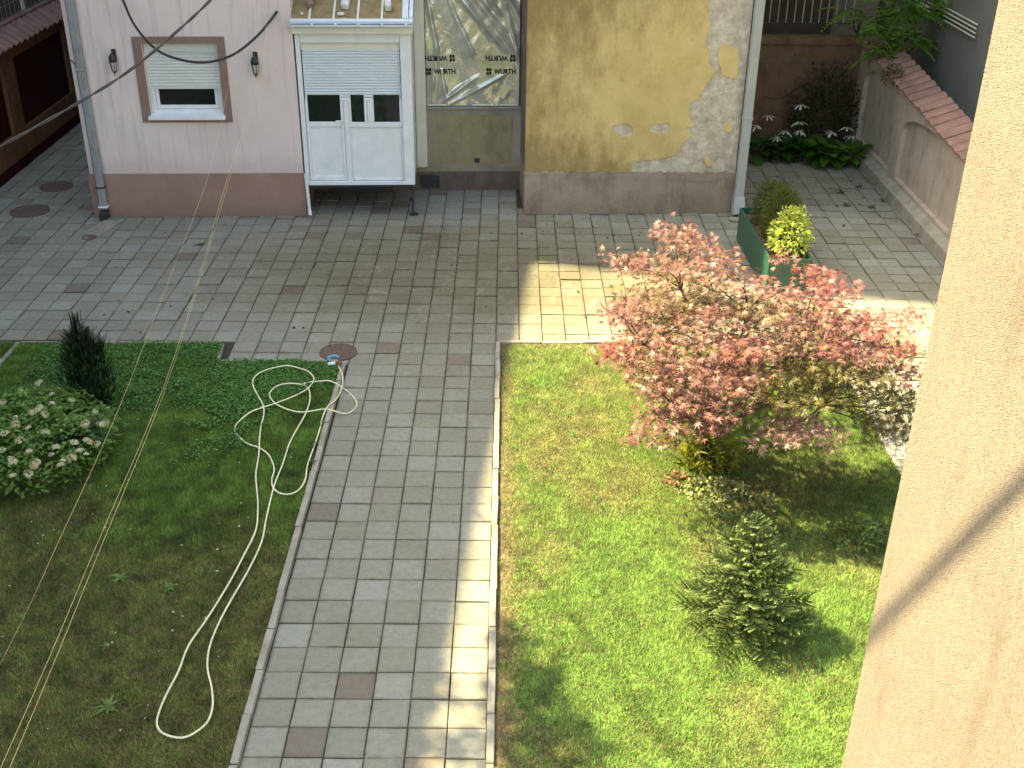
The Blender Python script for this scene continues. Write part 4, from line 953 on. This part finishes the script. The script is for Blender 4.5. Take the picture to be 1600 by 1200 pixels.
SB = np.array((2.03, 7.52, 0.0)); sp_ = empty('young_spruce', SB, 0, 'young bluish green spruce on the sunny lawn', 'tree')
SH = 1.18
MB().tube([(0, 0, 0), (0, 0, SH * .5), (0.01, 0, SH)], [.02, .012, .004], 7).build('trunk', M['bark'], sp_)
for lv in range(13):
    z0 = .07 + lv * .083; full = .55 * (1 - (z0 / SH) ** 1.3) + .05; nb_ = 9 if lv < 6 else 7 if lv < 9 else 5
    for k_ in range(nb_):
        a = 2 * math.pi * (k_ + .5 * (lv % 2)) / nb_ + RNG.normal(0, .12); L = full * RNG.uniform(.8, 1.1); rise = .18 + .05 * lv + RNG.normal(0, .06)
        dd = np.array((math.cos(a), math.sin(a), rise)); dd /= np.linalg.norm(dd); p0 = np.array((0, 0, z0)); sh_ = []
        side = np.cross(dd, (0, 0, 1.)); side /= np.linalg.norm(side)
        sh_.append(needle_shoot(p0 + dd * L * .03, dd, L * .97, int(70 * L + 22), .021, (.03, .055, .018), (.12, .175, .06), RNG, .005))
        m_ = max(2, int(L / .085))
        for j in range(1, m_ + 1):
            for s_ in (-1, 1):
                b0 = p0 + dd * L * (.22 + .70 * j / (m_ + .5)); sl_ = min(.15, .40 * L * (1.1 - .55 * j / m_) + .03) * RNG.uniform(.75, 1.15)
                d3 = dd * .75 + side * s_ * .75 + np.array((0, 0, RNG.uniform(-.05, .35))); sh_.append(needle_shoot(b0, d3, sl_, int(26 + 120 * sl_), .020, (.035, .06, .02), (.34, .44, .17), RNG, .006))
        V, F, C = join_shoots(sh_)
        o = link('branch', tri_mesh('branch', V, F, C, M['needle']), None, sp_)
sh_ = [needle_shoot(np.array((0, 0, SH - .12)), np.array((0, 0, 1.)), .16, 40, .02, (.05, .09, .04), (.14, .20, .09), RNG)]
for k_ in range(5): a = k_ * 1.257; sh_.append(needle_shoot(np.array((0, 0, SH - .08)), np.array((math.cos(a), math.sin(a), .8)), .10, 30, .02, (.05, .09, .04), (.13, .19, .09), RNG))
V, F, C = join_shoots(sh_); link('leader', tri_mesh('leader', V, F, C, M['needle']), None, sp_)

CB = np.array((-4.62, 11.2, 0.0)); cf = empty('dark_conifer', CB, 0, 'small dark upright conifer beside the white flower bush', 'tree')
MB().tube([(0, 0, 0), (0.01, 0, .5), (0, 0, 1.1)], [.035, .022, .006], 7).build('trunk', M['bark'], cf)
sh_ = []
for k_ in range(1300):
    z0 = RNG.uniform(.10, 1.02); prof = .30 * math.sin(min(1, (z0 + .10) / .50) * math.pi / 2) * (1 - max(0, (z0 - .45) / .72)) ** .75
    a = RNG.uniform(0, 6.28); r_ = prof * RNG.uniform(.15, 1.0); p0 = np.array((math.cos(a) * r_ - .02, math.sin(a) * r_, z0 - .08))
    d3 = np.array((math.cos(a) * .45, math.sin(a) * .45, 1.0)) + RNG.normal(0, .18, 3); sh_.append(needle_shoot(p0, d3, RNG.uniform(.09, .16), 34, .017, (.006, .016, .006), (.022, .045, .018), RNG, .004))
for k_ in range(46):
    a = RNG.uniform(0, 6.28); r_ = RNG.uniform(0, .06); sh_.append(needle_shoot(np.array((math.cos(a) * r_ - .03, math.sin(a) * r_, RNG.uniform(.95, 1.1))), np.array((math.cos(a) * .15, 0, 1.)), .13, 34, .016, (.008, .018, .008), (.025, .05, .02), RNG, .004))
for k_ in range(40):
    a = RNG.uniform(-.6, .6); sh_.append(needle_shoot(np.array((.17 + RNG.normal(0, .03), RNG.normal(0, .05), RNG.uniform(.62, .88))), np.array((.35, 0, 1.)), .12, 34, .016, (.008, .018, .008), (.025, .05, .02), RNG, .004))
V, F, C = join_shoots(sh_); tag(link('foliage', tri_mesh('foliage', V, F, C, M['needle']), None, cf), kind='stuff')

# ------------------------------------------------------------------ white flower bush on the left lawn
HC = np.array((-4.95, 10.15, 0.0)); hy = empty('flower_bush', HC, 0, 'leafy bush with creamy white flower heads on the left lawn', 'bush')
def mound(x, y): return .12 + .5 * np.sqrt(np.maximum(0, 1 - ((x + 4.95) / 1.0) ** 2 - ((y - 10.15) / 1.15) ** 2))
n = 4200; a = RNG.uniform(0, 6.28, n); rr = np.sqrt(RNG.random(n)); x = -4.98 + .88 * rr * np.cos(a); y = 10.22 + 1.0 * rr * np.sin(a)
rim = np.clip((rr - .7) / .3, 0, 1)
z = mound(x, y) * (.72 + .28 * vnoise(x, y, 5, 31)) * (1 - .8 * rim * RNG.random(n)) * RNG.uniform(.75, 1.02, n)
P = np.column_stack([x, y, z]) - HC
td = rdir(n, -.5, .4) + np.column_stack([.5 * rr * np.cos(a), .5 * rr * np.sin(a), np.zeros(n)]); ud = np.tile((0, 0, 1.), (n, 1)) + RNG.normal(0, .35, (n, 3))
c = mixc((.08, .16, .03), (.17, .29, .06), RNG.random(n)) * RNG.uniform(.55, 1.3, n)[:, None]; sz = RNG.uniform(.045, .085, n)
so = np.zeros(n, bool); so[np.argsort(-(P[:, 2] * 1.0 - P[:, 1] * .3 + RNG.random(n) * .5))[:200]] = True
V, F, C = xf_leaves(OVATE[0], OVATE[1], P[~so], td[~so], ud[~so], sz[~so], c[~so]); tag(link('foliage', tri_mesh('foliage', V, F, C, M['leaf']), None, hy), kind='stuff')
for i in np.where(so)[0]:
    V, F, C = xf_leaves(OVATE[0], OVATE[1], np.zeros((1, 3)), td[i:i + 1], ud[i:i + 1], sz[i:i + 1], c[i:i + 1]); link('leaf', tri_mesh('leaf', V, F, C, M['leaf']), None, hy).location = P[i]
def flower_head(rad, n, tone):
    d = rdir(n, -.1, 1); p = d * np.array((rad, rad, rad * .6)) * RNG.uniform(.8, 1.05, n)[:, None]; Vs = []; Fs = []; Cs = []; k0 = 0
    for r_ in range(4):
        a = r_ * 1.571 + RNG.uniform(0, 1, n); t1 = np.cross(d, np.tile((.2, .9, .3), (n, 1))); t1 /= np.linalg.norm(t1, axis=1, keepdims=True); t2 = np.cross(d, t1)
        td_ = t1 * np.cos(a)[:, None] + t2 * np.sin(a)[:, None] + d * .25
        V, F, C = xf_leaves(DIAM[0], DIAM[1], p, td_, d + 1e-3, np.full(n, rad * .45), np.array(tone) * RNG.uniform(.82, 1.08, n)[:, None]); Vs.append(V); Fs.append(F + k0); Cs.append(C); k0 += len(V)
    return tri_mesh('flower_head', np.vstack(Vs), np.vstack(Fs), np.vstack(Cs), M['petal'])
heads = [flower_head(r_, int(n_), t_) for r_, n_, t_ in ((.050, 34, (.62, .58, .38)), (.044, 28, (.66, .62, .44)), (.056, 38, (.60, .55, .33)), (.040, 26, (.48, .50, .28)))]
FL = [(-5.82,11.75,.3),(-5.52,11.59,.2),(-5.05,10.91,.49),(-5.09,10.54,.59),(-4.75,10.5,.58),(-5.17,10.28,.6),(-4.91,9.94,.61),(-4.79,10.07,.61),(-4.75,10.14,.61),(-4.66,10.27,.6),(-4.52,10.42,.55),(-4.27,10.05,.49),(-4.26,10.32,.47),(-4.15,10.15,.42),(-4.13,10.22,.4),(-4.93,9.69,.58),(-4.87,9.84,.6),(-4.56,9.77,.55),(-4.88,9.47,.52),(-4.63,9.48,.5),(-4.42,9.62,.47),(-4.28,9.74,.45),(-4.18,9.83,.41),(-4.11,9.87,.36),(-4.43,9.51,.45),(-4.54,9.37,.43),(-4.74,9.34,.46),(-4.32,9.5,.39),(-4.26,9.56,.38),(-4.22,9.68,.39),(-4.16,9.68,.35),(-4.71,9.22,.39),(-4.58,9.27,.38),(-4.76,9.37,.48),(-4.33,9.45,.37),(-4.66,10.04,.6),(-4.74,9.8,.58),(-4.76,9.61,.55)]
for i, p in enumerate(FL[2:]):
    o = link('flower_head', heads[3 if p[1] > 10.3 and i % 3 else i % 3], None, hy); o.location = np.array(p) - HC + np.array((0, 0, .015)); o.rotation_euler = (RNG.normal(0, .3), RNG.normal(0, .3), RNG.uniform(0, 6)); s_ = RNG.uniform(.55, .95); o.scale = (s_, s_, s_)
rosette('iris_plant', (-4.42, 10.12, .25), 16, .42, (.045, .085, .05), 'dark strap leaved plant growing inside the white flower bush', 'plant', None, 1.3)

# ------------------------------------------------------------------ planter with three shrubs
pl = empty('planter', (3.64, 14.62, 0), R(1.0), 'long green metal planter box with three shrubs beside the yellow house', 'planter')
pw, pln, ph_ = .60, 2.10, .53
MB().box(0, .012, 0, pln, 0.01, ph_, .003).build('side_panel', M['planter'], pl); MB().box(pw - .012, pw, 0, pln, 0.01, ph_, .003).build('side_panel', M['planter'], pl)
MB().box(.0125, pw - .0125, 0.001, .013, 0.01, ph_ - .002, .003).build('end_panel', M['planter'], pl); MB().box(.0125, pw - .0125, pln - .013, pln - .001, 0.01, ph_ - .002, .003).build('end_panel', M['planter'], pl)
MB().box(.012, .03, .013, pln - .013, ph_ - .03, ph_ - .003).box(pw - .03, pw - .012, .013, pln - .013, ph_ - .03, ph_ - .003).build('rim', M['planter'], pl)
sv = []; sf = []; nx, ny = 8, 24
for j in range(ny + 1):
    for i in range(nx + 1): sv.append((.013 + (pw - .026) * i / nx, .014 + (pln - .028) * j / ny, ph_ - .10 + random.uniform(-.015, .02)))
for j in range(ny):
    for i in range(nx): a = j * (nx + 1) + i; sf.append((a, a + 1, a + nx + 2, a + nx + 1))
MB().add(sv, sf).build('soil', M['mulch'], pl)
PZ = ph_ - .10
leafy('round_shrub', (3.98, 16.28, PZ), (.28, .26), .72, 4200, LANCE, .05, (.06, .075, .008), (.115, .13, .015), 'dark olive clipped shrub at the back of the green planter', 'shrub', 'leaf', 5, .55, 'planter shrubs', 1.2)
leafy('round_shrub', (4.02, 15.72, PZ), (.29, .27), .82, 4800, LANCE, .05, (.07, .09, .01), (.13, .15, .02), 'dark olive clipped shrub in the middle of the green planter', 'shrub', 'leaf', 5, .55, 'planter shrubs', 1.2)
leafy('round_shrub', (3.99, 14.98, PZ + .08), (.30, .26), .66, 1000, OVATE, .065, (.42, .50, .08), (.62, .68, .18), 'bright yellow green shrub at the front of the green planter', 'shrub', 'leaf', 9, .4, 'planter shrubs', .7, 120)

# ------------------------------------------------------------------ white flowering plants and foliage in the back corner
def hosta(loc, n, size, label, stalks):
    e = empty('hosta_plant', loc, 0, label, 'plant', 'white flowering plants by the back wall')
    a = np.arange(n) * 2.399 + RNG.uniform(0, 6); zz = np.linspace(.05, 1.5, n); d = np.column_stack([np.cos(a), np.sin(a), zz])
    for i in range(n):
        dn = d[i] / np.linalg.norm(d[i]); pt = dn * RNG.uniform(.10, .22) + np.array((0, 0, .12)); td_ = dn * .8 + np.array((0, 0, -.35)); c = np.array((.07, .15, .015) if 'bright' in label or 'corner' in label else (.03, .08, .014)) * RNG.uniform(.7, 1.5)
        V, F, C = xf_leaves(OVATE[0] * np.array((1.25, 1, 1.5)), OVATE[1], pt[None], td_[None], np.array([[0, 0, 1.]]) + dn * .3, np.array([size * RNG.uniform(.8, 1.15)]), c[None])
        lf = link('leaf', tri_mesh('leaf', V, F, C, M['leaf'], True), None, e)
    for sx, sy, sz_ in stalks:
        b = np.array((sx, sy, sz_)) - np.array(loc)
        stk = MB().tube(smooth_path([(b[0] * .3, b[1] * .3, .1), (b[0] * .8, b[1] * .8, b[2] * .6), tuple(b)], 3), .006, 5).build('flower_stalk', M['planter'], e)
        m_ = 8; aa = np.arange(m_) * .785 + RNG.uniform(0, 1); dd = np.column_stack([np.cos(aa), np.sin(aa), RNG.uniform(-.75, -.1, m_)])
        V, F, C = xf_leaves(np.array([(0, 0, 0), (-.10, .45, .04), (.10, .45, .04), (-.13, .8, 0), (.13, .8, 0), (0, 1, -.05)]), [(0, 2, 1), (1, 2, 4), (1, 4, 3), (3, 4, 5)], np.tile(b, (m_, 1)), dd, np.tile((0, 0, 1.), (m_, 1)), RNG.uniform(.13, .19, m_), np.tile((.72, .72, .68), (m_, 1)) * RNG.uniform(.85, 1.05, m_)[:, None])
        link('flower', tri_mesh('flower', V, F, C, M['petal']), None, stk)
FS = [(4.66,20.9,.67),(4.84,20.9,.85),(5.43,20.9,1.06),(5.42,20.9,.74),(5.21,20.9,.56),(5.07,20.9,.46),(5.47,20.9,.58),(6.07,20.9,.56),(6.32,20.9,.65),(6.45,20.9,.48)]
hosta((4.75, 20.95, 0), 20, .36, 'white flowering hosta at the left end beside the yellow house', [FS[0], FS[1]])
hosta((5.20, 20.98, 0), 22, .36, 'white flowering hosta second from the yellow house', [FS[2], FS[4], FS[5]])
hosta((5.60, 20.90, 0), 22, .36, 'white flowering hosta in the middle of the back bed', [FS[3], FS[6]])
hosta((6.00, 20.70, 0), 30, .38, 'bright leaved white flowering hosta second from the right wall', [FS[7]])
hosta((6.38, 20.66, 0), 22, .36, 'white flowering hosta at the corner of the right wall', [FS[8], FS[9]])
leafy('corner_shrub', (6.05, 21.55, 0), (.75, .28), 1.75, 2000, OVATE, .075, (.03, .04, .012), (.055, .06, .02), 'dark shrub filling the corner of back wall and right wall', 'shrub', 'leaf', 10, .25, None, .8)
leafy('climbing_plant', (6.66, 19.75, TOP(6.75) - .10), (.20, .32), .38, 300, OVATE, .05, (.05, .06, .02), (.10, .10, .04), 'sprigs of climber over the red coping of the right wall', 'plant', 'leaf', 4, .3)
# tree with feathered leaves over the corner
tr = empty('feather_leaved_tree', (7.15, 22.6, 0), 0, 'green feather leaved tree above the back corner', 'tree'); TB = np.array((7.15, 22.6, 0.))
MB().tube(smooth_path([(0, 0, 0), (-.05, -.2, 1.6), (-.15, -.5, 3.2), (-.4, -.8, 5.5)], 4), [.11 - .006 * i for i in range(13)], 8).build('trunk', M['bark'], tr, True)
lb = MB(); fr = []
def frond(p0, d, L, col):
    d = d / np.linalg.norm(d); m_ = 8; Vs = []; sidev = np.cross(d, (0, 0, 1.)); sidev /= np.linalg.norm(sidev) + 1e-9
    t = np.repeat(np.linspace(.15, 1, m_), 2); s_ = np.tile((-1, 1), m_); p = p0 + t[:, None] * L * d + np.array((0, 0, -.25)) * L * (t ** 2)[:, None]
    td_ = sidev * s_[:, None] + d * .35 + np.array((0, 0, -.18)); return xf_leaves(OVATE[0] * np.array((.8, 1, 1)), OVATE[1], p, td_, np.tile((0, 0, 1.), (2 * m_, 1)) + RNG.normal(0, .15, (2 * m_, 3)), np.full(2 * m_, L * .30) * (1.05 - .4 * t), np.tile(col, (2 * m_, 1)) * RNG.uniform(.8, 1.2, 2 * m_)[:, None])
Vs = []; Fs = []; Cs = []; k0 = 0
cl_ = [((7.0, 20.9, 2.75), .40, 40), ((7.45, 21.0, 2.75), .36, 36), ((6.45, 20.9, 2.5), .34, 28), ((7.15, 20.8, 2.3), .32, 30), ((6.75, 20.9, 2.05), .28, 16), ((7.45, 20.9, 2.2), .2, 10), ((7.6, 21.0, 3.2), .5, 30), ((6.9, 20.9, 3.3), .5, 30), ((6.1, 21.0, 2.75), .3, 10), ((7.1, 20.7, 1.85), .18, 7)]
for x_, y_, z_, r_, n_ in [(6.3, 21.5, 4.4, .9, 60), (5.2, 21.8, 4.6, .9, 60), (4.5, 22.5, 4.8, .9, 50), (7.0, 20.3, 4.6, .9, 60), (6.0, 20.6, 5.0, .9, 55), (5.0, 20.9, 5.2, .9, 50), (7.2, 23, 5.2, 1.0, 50), (5.8, 23, 5.3, 1.0, 50), (4.9, 19.9, 5.2, .8, 40), (6.3, 19.4, 5.2, .8, 40)]: cl_.append(((x_, y_, z_), r_, n_))  # unseen crown clusters added overhead to block sky light from the back corner
for cpt, r_, n_ in cl_:
    cpt = np.array(cpt); lb.tube(smooth_path([np.array((-.1, -.45, min(3.0, cpt[2] * .8))), (cpt - TB) * .6 + np.array((0, 0, .5)), cpt - TB], 3), [.035, .03, .025, .02, .016, .012, .008], 6)
    for _ in range(n_):
        d = rdir(1, -.5, .7)[0]; g_ = mixc((.12, .25, .04), (.21, .38, .08), [RNG.random()])[0]
        V, F, C = frond(cpt - TB + d * r_ * RNG.uniform(.1, .6), d + np.array((0, 0, -.1)), RNG.uniform(.30, .48), g_); Vs.append(V); Fs.append(F + k0); Cs.append(C); k0 += len(V)
lb.build('branches', M['bark'], tr)
tag(link('crown', tri_mesh('crown', np.vstack(Vs), np.vstack(Fs), np.vstack(Cs), M['leaf']), None, tr), kind='stuff')

# tree left of the picture: its crown dapples the near end of the path
ot = empty('courtyard_tree', (-7.4, 8.6, 0), 0, 'tall leafy tree in front of the left neighbour, outside the picture', 'tree')
MB().tube(smooth_path([(0, 0, 0), (.05, .1, 4), (.25, -.1, 7), (.5, -.2, 9.5)], 4), [.16 - .011 * i for i in range(13)], 8).build('trunk', M['bark'], ot, True)
n = 3600; cc_ = [((1.15, -.05, 9.0), .36), ((1.22, -.60, 9.0), .46), ((1.0, .50, 9.0), .20), ((.62, -.70, 9.0), .20), ((1.4, -1.5, 9.0), .55), ((-.4, -.6, 9.0), .75), ((-.1, -1.6, 9.2), .8), ((.5, -1.5, 8.8), .5), ((-.1, .1, 9.3), .4)]
w_ = np.array([r_ ** 2.2 for _, r_ in cc_]); ix = RNG.choice(len(cc_), n, p=w_ / w_.sum()); ctr = np.array([c_ for c_, _ in cc_])[ix]; rr = np.array([r_ for _, r_ in cc_])[ix]
P = ctr + rdir(n) * (rr * RNG.random(n) ** .5)[:, None]
V, F, C = xf_leaves(OVATE[0], OVATE[1], P, rdir(n, -.6, .2), rdir(n, .4, 1), RNG.uniform(.10, .17, n), mixc((.05, .11, .02), (.09, .17, .035), RNG.random(n)))
tag(link('crown', tri_mesh('crown', V, F, C, M['leaf']), None, ot), kind='stuff')

# ------------------------------------------------------------------ hose, manholes, gully, cables
HOSE = [(-2.0,12.2),(-1.91,11.92),(-1.89,11.6),(-1.92,11.37),(-1.98,11.2),(-2.01,11.01),(-2.01,10.7),(-2.02,10.32),(-2.03,9.99),(-2.01,9.74),(-2.04,9.55),(-2.12,9.46),(-2.23,9.48),(-2.31,9.57),(-2.35,9.74),(-2.36,9.92),(-2.46,10.18),(-2.59,10.33),(-2.74,10.42),(-2.87,10.58),(-2.94,10.74),(-2.92,10.89),(-2.83,11.03),(-2.71,11.17),(-2.58,11.27),(-2.45,11.39),(-2.31,11.56),(-2.25,11.73),(-2.25,11.89),(-2.34,12.05),(-2.46,12.13),(-2.61,12.17),(-2.75,12.14),(-2.88,12.04),(-2.95,11.88),(-2.93,11.7),(-2.82,11.44),(-2.72,11.22),(-2.67,11.0),(-2.66,10.77),(-2.62,10.49),(-2.57,10.18),(-2.53,9.82),(-2.47,9.56),(-2.4,9.26),(-2.34,8.86),(-2.37,8.48),(-2.42,8.05),(-2.5,7.58),(-2.57,7.22),(-2.58,6.93),(-2.61,6.64),(-2.61,6.41),(-2.56,6.29),(-2.46,6.23),(-2.36,6.22),(-2.28,6.28),(-2.22,6.39),(-2.22,6.55),(-2.28,6.76),(-2.36,6.97),(-2.4,7.22),(-2.39,7.52),(-2.35,7.83),(-2.29,8.21),(-2.25,8.65),(-2.28,9.08),(-2.3,9.59),(-2.29,10.01),(-2.29,10.42),(-2.26,10.72),(-2.21,11.04),(-2.21,11.34),(-2.25,11.56),(-2.31,11.68),(-2.37,11.72),(-2.51,11.72),(-2.63,11.69),(-2.69,11.56),(-2.68,11.42),(-2.58,11.25),(-2.43,11.13),(-2.29,11.07),(-2.16,11.09),(-2.0,11.14),(-1.8,11.13),(-1.72,11.2),(-1.68,11.35),(-1.73,11.51),(-1.84,11.69),(-2.03,11.8),(-2.17,11.8),(-2.31,11.76),(-2.37,11.7)]
def hz(x, y):
    if x > -1.86: return .013
    if x > -2.0: return .072
    return .075 if y > 10.9 else .055
hp = smooth_path([(x_, y_, hz(x_, y_) + (.012 if i % 9 == 4 else 0)) for i, (x_, y_) in enumerate(HOSE)], 4)
ho = empty('garden_hose', (HOSE[0][0], HOSE[0][1], 0), 0, 'cream garden hose looped over the left lawn and path kerb', 'hose'); hb = np.array((HOSE[0][0], HOSE[0][1], 0))
MB().tube([p - hb for p in hp], .0088, 7).build('hose_pipe', M['hose'], ho, True)
MB().tube(smooth_path([(-.10, .07, .10), (-.13, .10, .13), (-.06, .12, .15), (-.0, .10, .13)], 3), .017, 7).build('coupling', M['blueplastic'], ho, True)
MB().tube([(.0, .10, .13), (.02, .04, .09), (.0, -.01, .075)], .020, 7).build('nozzle_grip', M['brownplastic'], ho, True)
MB().tube([(-.13, .05, .07), (-.04, .05, .085)], .022, 8).build('coupling', M['white'], ho, True)
def manhole(x, y, rad, label):
    e = empty('manhole_cover', (x, y, 0), random.uniform(0, 3), label, 'manhole cover', 'round manhole covers')
    MB().lathe([(rad, -.02), (rad, .012), (rad * .93, .014), (rad * .93, .008)], 36).build('ring', M['iron'], e)
    MB().lathe([(rad * .92, -.02), (rad * .92, .011), (rad * .80, .011), (rad * .79, .006), (rad * .68, .006), (rad * .67, .011), (rad * .55, .011), (rad * .54, .006), (rad * .43, .006), (rad * .42, .011), (rad * .30, .011), (rad * .29, .006), (rad * .14, .006), (rad * .13, .012), (.002, .012)], 36).build('lid', M['iron'], e)
manhole(-2.07, 12.70, .235, 'round iron manhole cover beside the hose end'); manhole(-7.76, 18.96, .275, 'farther iron manhole cover in the left passage'); manhole(-7.76, 17.73, .31, 'nearer iron manhole cover in the left passage')
gu = empty('gutter_channel', (-6.33, 16.95, 0), R(-14), 'concrete drain channel with small gully below the pink house downpipe', 'drain')
MB().box(-.14, -.09, -.28, .36, .0, .035, .006).build('edge_stone', M['kerb'], gu); MB().box(.09, .13, -.30, .40, .0, .035, .006).build('edge_stone', M['kerb'], gu); bx('bed', M['kerb'], gu, -.088, .088, -.28, .36, .001, .010)
MB().lathe([(.12, -.01), (.12, .008), (.10, .010), (.002, .006)], 20, (.0, -.40, 0)).build('gully', M['iron'], gu)

def cable(name, pts, rad, mat, label, k=6, strands=1):
    b = Vector(pts[0]); o = MB()
    sp = smooth_path(pts, k)
    if strands == 1: o.tube([Vector(p) - b for p in sp], rad, 6)
    else:
        for s_ in range(2): o.tube([Vector(p) - b + Vector((0, math.sin(i * .5 + s_ * math.pi), math.cos(i * .5 + s_ * math.pi))) * rad * .8 for i, p in enumerate(sp)], rad, 6)
    o = o.build(name, mat, None, True); o.location = b; return tag(o, label, 'cable')
cable('overhead_cable', [(-6.937, 12.439, 1.991), (-6.357, 12.931, 2.263), (-5.996, 13.234, 2.428), (-5.305, 13.815, 2.748), (-4.715, 14.347, 3.063), (-4.177, 14.936, 3.465), (-3.797, 15.399, 3.799), (-3.187, 16.205, 4.4)], .0125, M['cable_grey'], 'thick twisted grey cable crossing in front of the pink house', 14, 2)
cable('drooping_cable', [(-5.9,17.50,4.3),(-5.727,17.376,3.796),(-5.588,17.245,3.419),(-5.419,17.124,3.064),(-5.128,17.031,2.757),(-4.769,17.019,2.615),(-4.407,17.061,2.581),(-4.044,17.173,2.672),(-3.728,17.357,2.888),(-3.548,17.504,3.074),(-3.432,17.612,3.213)], .020, M['cable'], 'black cable drooping in a loop across the pink wall')
cable('clothes_line', [(-3.72,17.45,3.678),(-3.342,15.306,3.771),(-2.442,10.164,4.003),(-1.908,7.167,4.136),(-1.58,4.84,4.262),(-1.417,3.647,4.328),(-1.315,2.742,4.386),(-1.257,2.18,4.425),(-1.1,.2,4.56)], .0006, M['wire'], 'leftmost of the thin lines running down across the left lawn')
cable('clothes_line', [(-3.43,17.55,3.681),(-2.818,13.873,3.876),(-2.145,10.069,4.084),(-1.638,6.536,4.298),(-1.322,4.411,4.424),(-1.195,3.466,4.484),(-1.097,2.499,4.556),(-1.018,1.705,4.616),(-.9,.2,4.73)], .0006, M['wire'], 'middle one of the thin lines running down across the left lawn')
cable('clothes_line', [(-3.42,17.55,3.681),(-2.82,13.886,3.874),(-2.129,10.098,4.077),(-1.629,6.558,4.291),(-1.319,4.426,4.417),(-1.191,3.48,4.476),(-1.089,2.513,4.546),(-1.006,1.707,4.604),(-.87,.2,4.72)], .0006, M['wire'], 'rightmost of the thin lines running down across the left lawn')
cable('overhead_cable', [(-10.0, 19.2, 7.3), (-5.7, 10.85, 7.45), (-4.6, 8.7, 7.5), (-4.0, 7.0, 7.55), (-3.7, 4.0, 7.7), (-3.6, -2, 8.0)], .012, M['cable'], 'high cable above the court that shadows path and lawn')
cable('overhead_cable', [(-8.45, 9.81, 9.59), (-1.97, 3.02, 8.42), (-1.25, 2.265, 8.29), (.9, .01, 7.9)], .017, M['cable'], 'high cable ending on the tan wall beside the viewer')
